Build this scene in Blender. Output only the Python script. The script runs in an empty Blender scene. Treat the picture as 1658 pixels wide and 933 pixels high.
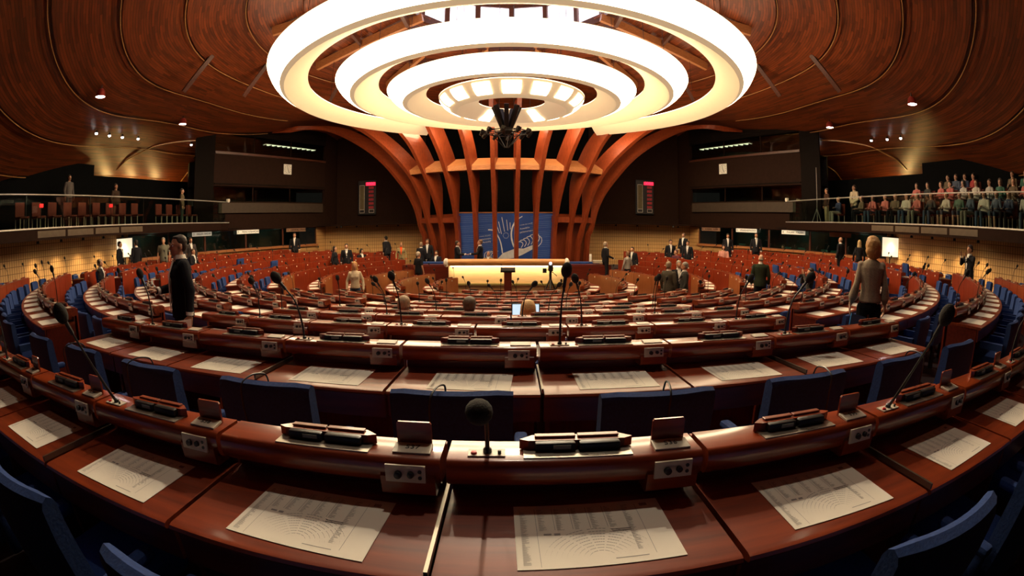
import bpy, bmesh, math, random
from mathutils import Vector, Matrix, Euler
rnd = random.Random(7)
PI = math.pi
rad = math.radians
S = bpy.context.scene
COL = S.collection

# ------------------------------------------------------------------ camera
XC = -0.28                      # the hall's own axis
camd = bpy.data.cameras.new('camera')
cam = bpy.data.objects.new('camera', camd)
COL.objects.link(cam)
S.camera = cam
cam.location = (0.011, -16.534, 0.624)
cam.rotation_euler = (PI / 2 - 0.120, 0, 0)
camd.type = 'PANO'              # a real fisheye lens, as the photograph was taken with
camd.sensor_fit = 'HORIZONTAL'
camd.sensor_width = 36.0
camd.sensor_height = 36.0 * 933 / 1658
LENS = 800.3 / 1658 * 36.0
for tgt in (camd, getattr(camd, 'cycles', None)):
    try:
        tgt.panorama_type = 'FISHEYE_EQUISOLID'
        tgt.fisheye_lens = LENS
        tgt.fisheye_fov = rad(240)
        break
    except Exception:
        pass
camd.clip_start = 0.02
camd.clip_end = 200

# ------------------------------------------------------------------ world, exposure
w = bpy.data.worlds.new('world')
S.world = w
w.use_nodes = True
w.node_tree.nodes['Background'].inputs[0].default_value = (0.8, 0.7, 0.6, 1)
w.node_tree.nodes['Background'].inputs[1].default_value = 0.01
S.view_settings.view_transform = 'Standard'
S.view_settings.look = 'None'
S.view_settings.exposure = 0.12
S.view_settings.gamma = 1.0
S.view_settings.use_curve_mapping = False
S.cycles.max_bounces = 6
S.cycles.diffuse_bounces = 3
S.cycles.glossy_bounces = 3
S.cycles.sample_clamp_indirect = 4.0
S.cycles.use_denoising = True

EM_RING = 16.0
K_WALL = 1.0                    # wall washers

# ------------------------------------------------------------------ materials
MATS = {}
def mat(name, col, rough=0.6, metal=0.0, var=0.12, scale=6.0, emit=0.0, ecol=None, stretch=(1, 1, 1), spec=0.5, coat=0.0, bump=0.0):
    if name in MATS: return MATS[name]
    m = bpy.data.materials.new(name); m.use_nodes = True
    nt = m.node_tree; b = nt.nodes['Principled BSDF']
    tc = nt.nodes.new('ShaderNodeTexCoord'); mp = nt.nodes.new('ShaderNodeMapping')
    mp.inputs['Scale'].default_value = stretch
    nz = nt.nodes.new('ShaderNodeTexNoise'); nz.inputs['Scale'].default_value = scale; nz.inputs['Detail'].default_value = 4
    rp = nt.nodes.new('ShaderNodeValToRGB')
    rp.color_ramp.elements[0].position = 0.3; rp.color_ramp.elements[1].position = 0.7
    rp.color_ramp.elements[0].color = tuple(c * (1 - var) for c in col) + (1,)
    rp.color_ramp.elements[1].color = tuple(min(1, c * (1 + var)) for c in col) + (1,)
    nt.links.new(tc.outputs['Object'], mp.inputs[0]); nt.links.new(mp.outputs[0], nz.inputs['Vector'])
    nt.links.new(nz.outputs['Fac'], rp.inputs[0]); nt.links.new(rp.outputs[0], b.inputs['Base Color'])
    b.inputs['Roughness'].default_value = rough; b.inputs['Metallic'].default_value = metal
    b.inputs['Specular IOR Level'].default_value = spec
    b.inputs['Coat Weight'].default_value = coat
    b.inputs['Coat Roughness'].default_value = 0.12
    if bump:
        bp = nt.nodes.new('ShaderNodeBump'); bp.inputs['Strength'].default_value = bump; bp.inputs['Distance'].default_value = 0.01
        nt.links.new(nz.outputs['Fac'], bp.inputs['Height']); nt.links.new(bp.outputs[0], b.inputs['Normal'])
    if emit:
        b.inputs['Emission Strength'].default_value = emit
        b.inputs['Emission Color'].default_value = tuple(ecol or col) + (1,)
    MATS[name] = m
    return m

def wood(name, dark, light, rough=0.3, stretch=(1.2, 14, 14), scale=2.2, coat=0.3):
    if name in MATS: return MATS[name]
    m = mat(name, light, rough, stretch=stretch, scale=scale, coat=coat)
    rp = [n for n in m.node_tree.nodes if n.type == 'VALTORGB'][0].color_ramp
    rp.elements[0].color = dark + (1,); rp.elements[1].color = light + (1,)
    return m

def polar_wood(name, dark, light, rough=0.45):
    """boards that run round the hall's centre; narrow strips with their own tone"""
    m = bpy.data.materials.new(name); m.use_nodes = True; MATS[name] = m
    nt = m.node_tree; N = nt.nodes; L = nt.links; b = N['Principled BSDF']
    g = N.new('ShaderNodeNewGeometry'); sp = N.new('ShaderNodeSeparateXYZ'); L.new(g.outputs['Position'], sp.inputs[0])
    def mth(op, a, bb=None):
        n = N.new('ShaderNodeMath'); n.operation = op
        for i, v in enumerate((a, bb)):
            if v is None: continue
            if isinstance(v, (int, float)): n.inputs[i].default_value = v
            else: L.new(v, n.inputs[i])
        return n.outputs[0]
    r = mth('SQRT', mth('ADD', mth('MULTIPLY', sp.outputs[0], sp.outputs[0]), mth('MULTIPLY', sp.outputs[1], sp.outputs[1])))
    a = mth('ARCTAN2', sp.outputs[1], sp.outputs[0])
    wob = N.new('ShaderNodeTexNoise'); wob.inputs['Scale'].default_value = 0.13; wob.inputs['Detail'].default_value = 1
    L.new(g.outputs['Position'], wob.inputs['Vector'])
    rr = mth('ADD', mth('MULTIPLY', r, 13.0), mth('MULTIPLY', wob.outputs['Fac'], 9.0))
    row = mth('FLOOR', rr)
    seg = mth('FLOOR', mth('ADD', mth('MULTIPLY', a, 9.0), mth('MULTIPLY', row, 0.618)))
    cb = N.new('ShaderNodeCombineXYZ'); L.new(row, cb.inputs[0]); L.new(seg, cb.inputs[1])
    wn = N.new('ShaderNodeTexWhiteNoise'); L.new(cb.outputs[0], wn.inputs['Vector'])
    cb2 = N.new('ShaderNodeCombineXYZ'); L.new(mth('MULTIPLY', rr, 1.0), cb2.inputs[0]); L.new(mth('MULTIPLY', a, 7.0), cb2.inputs[1])
    nz = N.new('ShaderNodeTexNoise'); nz.inputs['Scale'].default_value = 1.6; nz.inputs['Detail'].default_value = 5
    L.new(cb2.outputs[0], nz.inputs['Vector'])
    f = mth('ADD', mth('MULTIPLY', wn.outputs['Value'], 0.34), mth('MULTIPLY', nz.outputs['Fac'], 0.66))
    gap = mth('GREATER_THAN', mth('FRACT', rr), 0.12)
    rp = N.new('ShaderNodeValToRGB'); rp.color_ramp.elements[0].position = 0.15; rp.color_ramp.elements[1].position = 0.85
    rp.color_ramp.elements[0].color = dark + (1,); rp.color_ramp.elements[1].color = light + (1,)
    L.new(mth('MULTIPLY', f, mth('ADD', mth('MULTIPLY', gap, 0.75), 0.25)), rp.inputs[0])
    L.new(rp.outputs[0], b.inputs['Base Color']); b.inputs['Roughness'].default_value = rough
    return m

def slat_mat(name, base, line, axis='GEN', pitch=0.11, hp=0.42, rough=0.55):
    """light wood covered by thin vertical grooves and wider horizontal joints"""
    m = bpy.data.materials.new(name); m.use_nodes = True; MATS[name] = m
    nt = m.node_tree; N = nt.nodes; L = nt.links; b = N['Principled BSDF']
    uv = N.new('ShaderNodeUVMap'); sp = N.new('ShaderNodeSeparateXYZ'); L.new(uv.outputs[0], sp.inputs[0])
    def mth(op, a, bb=None):
        n = N.new('ShaderNodeMath'); n.operation = op
        for i, v in enumerate((a, bb)):
            if v is None: continue
            if isinstance(v, (int, float)): n.inputs[i].default_value = v
            else: L.new(v, n.inputs[i])
        return n.outputs[0]
    v = mth('LESS_THAN', mth('FRACT', mth('DIVIDE', sp.outputs[0], pitch)), 0.2)
    h = mth('LESS_THAN', mth('FRACT', mth('DIVIDE', sp.outputs[1], hp * 0.5)), 0.10)
    k = mth('MAXIMUM', v, h)
    nz = N.new('ShaderNodeTexNoise'); nz.inputs['Scale'].default_value = 3; L.new(uv.outputs[0], nz.inputs['Vector'])
    rp = N.new('ShaderNodeValToRGB')
    rp.color_ramp.elements[0].color = tuple(c * .8 for c in base) + (1,); rp.color_ramp.elements[1].color = base + (1,)
    L.new(nz.outputs['Fac'], rp.inputs[0])
    mx = N.new('ShaderNodeMix'); mx.data_type = 'RGBA'
    L.new(k, mx.inputs[0]); L.new(rp.outputs[0], mx.inputs[6]); mx.inputs[7].default_value = line + (1,)
    L.new(mx.outputs[2], b.inputs['Base Color']); b.inputs['Roughness'].default_value = rough
    return m

M = dict(
    desk=wood('desk_mahogany', (0.16, 0.020, 0.005), (0.34, 0.052, 0.010), 0.34, coat=0.65),
    top=wood('worktop_mahogany', (0.15, 0.019, 0.005), (0.29, 0.044, 0.009), 0.42, coat=0.25),
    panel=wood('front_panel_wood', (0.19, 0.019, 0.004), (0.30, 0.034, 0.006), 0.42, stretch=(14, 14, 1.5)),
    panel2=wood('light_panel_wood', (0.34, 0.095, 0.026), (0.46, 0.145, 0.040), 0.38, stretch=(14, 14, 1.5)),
    endw=wood('end_panel_wood', (0.10, 0.012, 0.006), (0.16, 0.020, 0.009), 0.35),
    rib=wood('rib_wood', (0.16, 0.024, 0.006), (0.255, 0.044, 0.010), 0.42, stretch=(8, 8, 1.0)),
    beam=wood('roof_beam_wood', (0.34, 0.12, 0.04), (0.50, 0.20, 0.07), 0.45),
    beamd=wood('dark_beam_wood', (0.05, 0.012, 0.006), (0.11, 0.03, 0.012), 0.45),
    dais=wood('dais_maple', (0.66, 0.42, 0.18), (0.76, 0.50, 0.23), 0.35, stretch=(1, 3, 9)),
    daistop=wood('dais_beam_wood', (0.60, 0.26, 0.07), (0.74, 0.36, 0.11), 0.3),
    ceil=polar_wood('ceiling_boards', (0.028, 0.005, 0.002), (0.29, 0.060, 0.013)),
    slat=slat_mat('slatted_wall', (0.70, 0.40, 0.15), (0.22, 0.10, 0.03)),
    seam=wood('seam_trim', (0.30, 0.13, 0.04), (0.5, 0.24, 0.08), 0.35),
    blue=mat('blue_fabric', (0.008, 0.036, 0.160), 0.9, scale=90, var=0.2, bump=0.15),
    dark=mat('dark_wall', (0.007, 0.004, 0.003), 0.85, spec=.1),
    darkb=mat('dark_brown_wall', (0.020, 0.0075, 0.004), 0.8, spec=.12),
    black=mat('black_plastic', (0.012, 0.012, 0.013), 0.4),
    blackm=mat('matte_black', (0.004, 0.004, 0.004), 0.95, spec=.05),
    foam=mat('foam_windscreen', (0.018, 0.015, 0.012), 0.95, scale=200, var=0.4, bump=0.3),
    metal=mat('brushed_metal', (0.45, 0.41, 0.34), 0.42, 0.9, scale=20),
    steel=mat('dark_steel', (0.16, 0.14, 0.11), 0.35, 0.8),
    chrome=mat('rail_metal', (0.75, 0.72, 0.66), 0.3, 0.6),
    plate=mat('cream_plate', (0.60, 0.54, 0.44), 0.4, var=0.03),
    white=mat('white_tag', (0.92, 0.88, 0.78), 0.45, var=0.03),
    paper=mat('paper', (0.80, 0.74, 0.64), 0.75, var=0.03),
    ink=mat('printed_ink', (0.30, 0.28, 0.27), 0.8),
    inkd=mat('dark_print', (0.05, 0.05, 0.05), 0.8),
    red=mat('red_button', (0.65, 0.03, 0.04), 0.3, var=0.05),
    glass=None,
    carpet=mat('floor_carpet', (0.030, 0.018, 0.022), 0.95, scale=30, var=0.3),
    blueprint=mat('backdrop_blue', (0.016, 0.070, 0.34), 0.6, var=0.08, scale=2),
    bwhite=mat('backdrop_white', (0.75, 0.76, 0.80), 0.6),
    bpale=mat('backdrop_pale_blue', (0.16, 0.25, 0.55), 0.6),
    bluecloth=mat('blue_tablecloth', (0.015, 0.055, 0.22), 0.85),
    teal=mat('teal_fabric', (0.012, 0.10, 0.085), 0.8),
    redseat=mat('red_seat', (0.16, 0.025, 0.012), 0.8),
    redlamp=mat('red_glow', (0.9, 0.02, 0.02), 0.5, emit=2.0, ecol=(1, 0.02, 0.02), var=0.02),
    led=mat('red_digits', (0.9, 0.02, 0.05), 0.5, emit=3.0, ecol=(1.0, 0.02, 0.07), var=0.02),
    leddim=mat('dim_red_digits', (0.5, 0.02, 0.03), 0.5, emit=0.10, ecol=(1.0, 0.03, 0.05), var=0.02),
    ring=mat('glowing_lamp_panel', (1, 0.9, 0.75), 0.6, emit=EM_RING, ecol=(1.0, 0.77, 0.47), var=0.02),
    upglow=mat('upper_diffuser', (1, .9, .75), .6, emit=2.2, ecol=(1.0, .78, .5), var=.02),
    rim=mat('lamp_rim', (0.80, 0.66, 0.42), 0.6, emit=0.40, ecol=(1.0, 0.74, 0.42), var=0.03),
    cream=mat('cream_reflector', (0.85, 0.68, 0.42), 0.6, emit=0.42, ecol=(1.0, 0.70, 0.40), var=0.02),
    patch=mat('lamp_patch', (1, 0.9, 0.75), 0.6, emit=7.0, ecol=(1.0, 0.86, 0.62), var=0.02),
    sky=mat('daylight_pane', (1, 1, 1), 0.6, emit=2.2, ecol=(0.95, 0.86, 1.0), var=0.02),
    spot=mat('spot_lens', (1, 1, 1), 0.5, emit=14.0, ecol=(1.0, 0.95, 0.92), var=0.02),
    spotw=mat('warm_spot_lens', (1, 1, 1), 0.5, emit=8.0, ecol=(1.0, 0.85, 0.55), var=0.02),
    screen=mat('lit_screen', (.5, .45, .35), 0.5, emit=0.85, ecol=(1.0, 0.84, 0.58), var=0.02),
    lap=mat('laptop_screen', (0.5, 0.7, 1), 0.5, emit=0.8, ecol=(0.65, 0.85, 1.0), var=0.02),
    lens=mat('tube_light', (1, 1, .8), 0.5, emit=1.6, ecol=(1.0, 0.95, 0.62), var=0.02),
    skin=mat('skin', (0.50, 0.25, 0.15), 0.5, scale=30, var=0.06),
    redhouse=mat('red_lamp_housing', (0.30, 0.03, 0.02), 0.35),
    shell=mat('gallery_shell', (0.01, 0.01, 0.01), 0.8),
)
def glass_mat(name, col, rough=0.03):
    m = bpy.data.materials.new(name); m.use_nodes = True; nt = m.node_tree; N = nt.nodes
    N.remove(N['Principled BSDF']); out = N['Material Output']
    t = N.new('ShaderNodeBsdfTransparent'); t.inputs[0].default_value = col + (1,)
    g = N.new('ShaderNodeBsdfGlossy'); g.inputs['Roughness'].default_value = rough
    nz = N.new('ShaderNodeTexNoise'); nz.inputs['Scale'].default_value = 2
    lw = N.new('ShaderNodeLayerWeight'); lw.inputs[0].default_value = 0.5
    pw = N.new('ShaderNodeMath'); pw.operation = 'POWER'; nt.links.new(lw.outputs['Facing'], pw.inputs[0]); pw.inputs[1].default_value = 5
    fr = N.new('ShaderNodeMath'); fr.operation = 'MULTIPLY_ADD'; nt.links.new(pw.outputs[0], fr.inputs[0]); fr.inputs[1].default_value = 0.6; fr.inputs[2].default_value = 0.035
    mx = N.new('ShaderNodeMixShader'); nt.links.new(fr.outputs[0], mx.inputs[0])
    nt.links.new(t.outputs[0], mx.inputs[1]); nt.links.new(g.outputs[0], mx.inputs[2]); nt.links.new(mx.outputs[0], out.inputs[0])
    return m
M['glass'] = glass_mat('tinted_glass', (0.74, 0.80, 0.76))

# ------------------------------------------------------------------ mesh helpers
class MB:
    def __init__(s): s.v = []; s.f = []; s.m = []; s.uv = {}
    def add(s, vs, fs, mi=0, T=None):
        o = len(s.v)
        for p in vs:
            p = Vector(p)
            s.v.append(T @ p if T is not None else p)
        for f in fs: s.f.append([i + o for i in f]); s.m.append(mi)
        return s
    def box(s, c, d, T=None, mi=0, bev=0.0, rz=0.0):
        x, y, z = d[0] / 2, d[1] / 2, d[2] / 2
        R = Matrix.Translation(c) @ Matrix.Rotation(rz, 4, 'Z')
        if T is not None: R = T @ R
        if bev <= 0:
            vs = [(-x, -y, -z), (x, -y, -z), (x, y, -z), (-x, y, -z), (-x, -y, z), (x, -y, z), (x, y, z), (-x, y, z)]
            return s.add(vs, [(0, 3, 2, 1), (4, 5, 6, 7), (0, 1, 5, 4), (1, 2, 6, 5), (2, 3, 7, 6), (3, 0, 4, 7)], mi, R)
        bm = bmesh.new(); bmesh.ops.create_cube(bm, size=1)
        for v in bm.verts: v.co = Vector((v.co.x * d[0], v.co.y * d[1], v.co.z * d[2]))
        bmesh.ops.bevel(bm, geom=list(bm.edges), offset=bev, segments=2, affect='EDGES', profile=0.5)
        bm.verts.ensure_lookup_table()
        vs = [v.co.copy() for v in bm.verts]; fs = [[v.index for v in f.verts] for f in bm.faces]; bm.free()
        return s.add(vs, fs, mi, R)
    def tube(s, pts, r, n=8, mi=0, T=None, caps=True):
        pts = [Vector(p) for p in pts]; rs = r if isinstance(r, (list, tuple)) else [r] * len(pts)
        vs = []; fs = []; up = None
        for i, p in enumerate(pts):
            d = (pts[min(i + 1, len(pts) - 1)] - pts[max(i - 1, 0)]).normalized()
            if up is None: up = Vector((0, 0, 1)) if abs(d.z) < 0.9 else Vector((1, 0, 0))
            a = d.cross(up).normalized(); b = a.cross(d).normalized(); up = b
            for k in range(n):
                t = 2 * PI * k / n; vs.append(p + (a * math.cos(t) + b * math.sin(t)) * rs[i])
        for i in range(len(pts) - 1):
            for k in range(n):
                fs.append((i * n + k, i * n + (k + 1) % n, (i + 1) * n + (k + 1) % n, (i + 1) * n + k))
        if caps:
            fs.append(tuple(range(n))[::-1]); fs.append(tuple((len(pts) - 1) * n + k for k in range(n)))
        return s.add(vs, fs, mi, T)
    def lathe(s, prof, n=16, mi=0, T=None):
        vs = []; fs = []
        for (r, z) in prof:
            for k in range(n): vs.append((r * math.cos(2 * PI * k / n), r * math.sin(2 * PI * k / n), z))
        for i in range(len(prof) - 1):
            for k in range(n): fs.append((i * n + k, i * n + (k + 1) % n, (i + 1) * n + (k + 1) % n, (i + 1) * n + k))
        if prof[0][0] > 1e-4: fs.append(tuple(range(n))[::-1])
        if prof[-1][0] > 1e-4: fs.append(tuple((len(prof) - 1) * n + k for k in range(n)))
        return s.add(vs, fs, mi, T)
    def ell(s, c, r, T=None, mi=0, n=12, m=8):
        prof = [(max(1e-5, math.sin(PI * i / m)), -math.cos(PI * i / m)) for i in range(m + 1)]
        X = Matrix.Translation(c) @ Matrix.Diagonal((r[0], r[1], r[2], 1))
        if T is not None: X = T @ X
        return s.lathe(prof, n, mi, X)
    def prism(s, poly, h, T=None, mi=0):
        """poly in xy extruded along z from 0 to h"""
        n = len(poly)
        vs = [(x, y, 0) for x, y in poly] + [(x, y, h) for x, y in poly]
        fs = [tuple(range(n))[::-1], tuple(range(n, 2 * n))] + [(i, (i + 1) % n, n + (i + 1) % n, n + i) for i in range(n)]
        return s.add(vs, fs, mi, T)
    def arc(s, R, prof, a0, a1, n, off=(0, 0, 0), mi=0, closed=True, ends=True):
        """sweep a closed profile of (dr, z) round the hall centre; local frame of a thing that sits at radius R"""
        k = len(prof); vs = []; fs = []
        for i in range(n + 1):
            a = a0 + (a1 - a0) * i / n
            for dr, z in prof:
                r = R + dr; vs.append((r * math.sin(a) + off[0], -r * math.cos(a) + R + off[1], z + off[2]))
        for i in range(n):
            for j in range(k if closed else k - 1):
                q = (j + 1) % k
                fs.append((i * k + j, (i + 1) * k + j, (i + 1) * k + q, i * k + q))
        if ends and closed:
            fs.append(tuple(range(k))); fs.append(tuple(n * k + j for j in range(k))[::-1])
        return s.add(vs, fs, mi)
    def mesh(s, name, mats, smooth=False):
        me = bpy.data.meshes.new(name)
        me.from_pydata([tuple(v) for v in s.v], [], s.f)
        for m in (mats if isinstance(mats, (list, tuple)) else [mats]): me.materials.append(m)
        if any(s.m): me.polygons.foreach_set('material_index', s.m)
        bm = bmesh.new(); bm.from_mesh(me); bmesh.ops.recalc_face_normals(bm, faces=bm.faces); bm.to_mesh(me); bm.free()
        if smooth:
            try: me.shade_smooth()
            except Exception: pass
            try: me.set_sharp_from_angle(angle=rad(38))
            except Exception: pass
        me.update(); return me
    def build(s, name, mats, parent=None, loc=(0, 0, 0), rot=(0, 0, 0), smooth=False):
        return link(name, s.mesh(name, mats, smooth), parent, loc, rot)

def link(name, data, parent=None, loc=(0, 0, 0), rot=(0, 0, 0)):
    o = bpy.data.objects.new(name, data); COL.objects.link(o)
    o.location = loc; o.rotation_euler = rot
    if parent is not None: o.parent = parent
    return o
def tag(o, label=None, cat=None, group=None, kind=None):
    if label: o['label'] = label
    if cat: o['category'] = cat
    if group: o['group'] = group
    if kind: o['kind'] = kind
    return o
def thing(name, label, cat, loc=(0, 0, 0), rz=0.0, group=None):
    return tag(link(name, None, None, loc, (0, 0, rz)), label, cat, group)
def struct(o): o['kind'] = 'structure'; return o
def T3(loc, rot=(0, 0, 0)): return Matrix.Translation(loc) @ Euler(rot).to_matrix().to_4x4()
KIDS = {}
def copy_tree(o, parent=None):
    c = o.copy(); COL.objects.link(c)
    if parent is not None: c.parent = parent
    for ch in [x for x in list(o.children)]: copy_tree(ch, c)
    return c
def text_mesh(txt, size, m, name='lettering', ext=0.0, align='CENTER'):
    cu = bpy.data.curves.new('t', 'FONT'); cu.body = txt; cu.size = size; cu.align_x = align; cu.align_y = 'CENTER'; cu.extrude = ext; cu.resolution_u = 2
    o = bpy.data.objects.new('t', cu); TMP.collection.objects.link(o); TMP.view_layers[0].update()
    me = bpy.data.meshes.new_from_object(o.evaluated_get(TMP.view_layers[0].depsgraph))
    me.name = name; me.materials.clear(); me.materials.append(m)
    bpy.data.objects.remove(o); bpy.data.curves.remove(cu)
    return me
TMP = bpy.data.scenes.new('tmp')
def spline(pts, n=6):
    out = []
    for i in range(len(pts) - 1):
        p0 = Vector(pts[max(i - 1, 0)]); p1 = Vector(pts[i]); p2 = Vector(pts[i + 1]); p3 = Vector(pts[min(i + 2, len(pts) - 1)])
        for k in range(n):
            t = k / n
            out.append(0.5 * ((2 * p1) + (p2 - p0) * t + (2 * p0 - 5 * p1 + 4 * p2 - p3) * t * t + (3 * p1 - p0 - 3 * p2 + p3) * t ** 3))
    out.append(Vector(pts[-1])); return out

# ------------------------------------------------------------------ row geometry
ROWS = 'ABCDEFGHIJK'
RR = [15.21, 13.84, 12.51] + [12.51 - 1.248 * i for i in range(1, 9)]
ZT = [0, -.01, -.17, -.31, -.46, -.61, -.75, -.87, -.99, -1.09, -1.16]
R_ = dict(zip(ROWS, RR)); Z_ = dict(zip(ROWS, ZT))
DH = 0.886
ORD = ['nearest', 'second', 'third', 'fourth', 'fifth', 'sixth', 'seventh', 'eighth', 'ninth', 'tenth', 'innermost']
NUM = ['first', 'second', 'third', 'fourth', 'fifth', 'sixth', 'seventh', 'eighth', 'ninth', 'tenth', 'eleventh', 'twelfth', 'thirteenth', 'fourteenth', 'fifteenth', 'sixteenth', 'seventeenth', 'eighteenth', 'nineteenth', 'twentieth', 'twenty-first', 'twenty-second', 'twenty-third', 'twenty-fourth', 'twenty-fifth', 'twenty-sixth']
W = 0.75
def fz(row): return Z_[row] - DH
def P(r, phi, z=0.0): return Vector((r * math.sin(phi), -r * math.cos(phi), z))

# ------------------------------------------------------------------ the room: floor
m = MB()
steps = []
for i, k in enumerate(ROWS):
    outer = RR[i - 1] - 0.07 if i else 15.21 + 1.25
    inner = RR[i] - 0.07
    steps.append((inner, outer, fz(k)))
SEG = 96
def ringband(m, r0, r1, z, a0=-PI, a1=PI):
    n = SEG; o = len(m.v)
    for i in range(n + 1):
        a = a0 + (a1 - a0) * i / n
        m.v.append(P(r0, a, z)); m.v.append(P(r1, a, z))
    for i in range(n): m.f.append([o + 2 * i, o + 2 * i + 1, o + 2 * i + 3, o + 2 * i + 2]); m.m.append(0)
def riser(m, r, z0, z1, a0=-PI, a1=PI):
    n = SEG; o = len(m.v)
    for i in range(n + 1):
        a = a0 + (a1 - a0) * i / n
        m.v.append(P(r, a, z0)); m.v.append(P(r, a, z1))
    for i in range(n): m.f.append([o + 2 * i, o + 2 * i + 1, o + 2 * i + 3, o + 2 * i + 2]); m.m.append(0)
A1 = rad(148)
prev = -2.05
for (a, b, z) in steps[::-1]:
    ringband(m, a, b, z, -A1, A1); riser(m, a, prev, z, -A1, A1); prev = z
ringband(m, 16.46, 26, prev, -A1, A1)
m.add([(-16, -3, -2.052), (16, -3, -2.052), (16, 14, -2.052), (-16, 14, -2.052)], [(0, 1, 2, 3)])
struct(m.build('floor', M['carpet']))
# raised ground behind the side blocks, beside the dais
m = MB()
for sx in (-1, 1):
    for (x0, x1, y0, y1, z) in ((3.2, 5.4, 4.2, 12.5, -1.62), (5.4, 7.6, 5.8, 12.5, -1.40), (7.6, 12.5, 7.2, 12.5, -1.15)):
        m.box((XC + sx * (x0 + x1) / 2, (y0 + y1) / 2, (z - 2.04) / 2), (x1 - x0, y1 - y0, z + 2.04))
m.box((XC, 6.6, (-1.60 - 2.04) / 2), (6.4, 4.6, 0.44))
struct(m.build('floor', M['carpet']))

# ------------------------------------------------------------------ the room: walls
def wall_strip(name, pts, z0, z1, mt, th=0.12, out=1):
    """upright wall along a polyline, real thickness, with u,v in metres"""
    me_v = []; fs = []; uvs = []
    u = 0
    mb = MB(); us = [0]
    for i in range(1, len(pts)): us.append(us[-1] + (Vector(pts[i]) - Vector(pts[i - 1])).length)
    nrm = []
    for i in range(len(pts)):
        d = Vector(pts[min(i + 1, len(pts) - 1)]) - Vector(pts[max(0, i - 1)]); d.normalize(); nrm.append(Vector((-d.y, d.x)) * out)
    vs = []
    for i, p in enumerate(pts):
        q = Vector(p) + nrm[i] * th
        vs += [(p[0], p[1], z0), (p[0], p[1], z1), (q.x, q.y, z0), (q.x, q.y, z1)]
    for i in range(len(pts) - 1):
        a = 4 * i; b = a + 4
        fs += [(a, b, b + 1, a + 1), (a + 2, a + 3, b + 3, b + 2), (a + 1, b + 1, b + 3, a + 3), (a, a + 2, b + 2, b)]
    e = 4 * (len(pts) - 1); fs += [(0, 1, 3, 2), (e, e + 2, e + 3, e + 1)]
    mb.add(vs, fs)
    me = bpy.data.meshes.new(name); me.from_pydata([tuple(v) for v in mb.v], [], mb.f); me.materials.append(mt)
    ul = me.uv_layers.new(name='UVMap')
    for pl in me.polygons:
        for li in pl.loop_indices:
            vi = me.loops[li].vertex_index; ul.data[li].uv = (us[vi // 4], me.vertices[vi].co.z)
    return struct(link(name, me))
def mx(p, sx): return (XC + sx * abs(p[0] - XC) if True else 0, p[1])
for sx, side in ((-1, 'left'), (1, 'right')):
    W0 = [mx(p, sx) for p in ((-15.2, -22), (-15.2, -1.65))]
    W1 = [mx(p, sx) for p in ((-15.2, -1.65), (-14.6, 3.5), (-11.4, 10.6))]
    o = -1 * sx
    wall_strip('wall_' + side, W0, -1.2, 1.0, M['slat'], out=o)
    wall_strip('wall_' + side, W1, -2.0, -0.16, M['slat'], out=o)
    wall_strip('wall_' + side, [mx(p, sx) for p in ((-11.4, 10.6), (-11.15, 11.5))], -2.0, 1.0, M['slat'], out=o)
    wall_strip('wall_' + side, [mx(p, sx) for p in ((-11.15, 11.5), (-3.0, 11.9))], -2.0, 0.95, M['slat'], out=o)
    m = MB(); m.box((XC + sx * 8.0, 11.25, .99), (6.6, 1.7, .07)); struct(m.build('ceiling', M['darkb']))
    # sill in front of the booths
    sl = []
    mbs = MB()
    for a, b in zip(W1[:-1], W1[1:]):
        a = Vector(a); b = Vector(b); d = b - a; ang = math.atan2(d.y, d.x)
        c = (a + b) / 2
        mbs.box((c.x, c.y, -0.10), (d.length + 0.05, 0.30, 0.11), rz=ang, bev=0)
    tr = struct(mbs.build('trim_' + ('1' if sx < 0 else '2'), M['beam']))
    # dark upper wall with its projecting control room front
    wall_strip('wall_' + side, [mx(p, sx) for p in ((-14.95, 3.0), (-14.35, 3.9))], 0.92, 8.6, M['dark'], out=o)
    UW = [mx(p, sx) for p in ((-14.35, 3.9), (-11.0, 11.0))]
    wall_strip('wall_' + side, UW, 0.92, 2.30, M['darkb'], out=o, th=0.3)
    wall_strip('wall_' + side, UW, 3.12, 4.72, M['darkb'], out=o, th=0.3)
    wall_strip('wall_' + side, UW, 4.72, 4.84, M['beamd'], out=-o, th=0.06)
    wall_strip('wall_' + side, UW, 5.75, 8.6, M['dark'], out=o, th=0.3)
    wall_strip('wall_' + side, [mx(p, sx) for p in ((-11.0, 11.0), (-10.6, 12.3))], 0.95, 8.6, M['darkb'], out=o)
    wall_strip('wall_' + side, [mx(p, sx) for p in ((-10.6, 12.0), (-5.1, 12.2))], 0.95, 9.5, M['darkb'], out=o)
# behind the ribs
wall_strip('wall_back', [(-5.2, 12.6), (4.8, 12.6)], -2.0, 9.8, M['blackm'], out=1)
wall_strip('wall_front', [(-15.4, -21.0), (15.0, -21.0)], -1.6, 9, M['dark'], out=-1)

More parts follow.
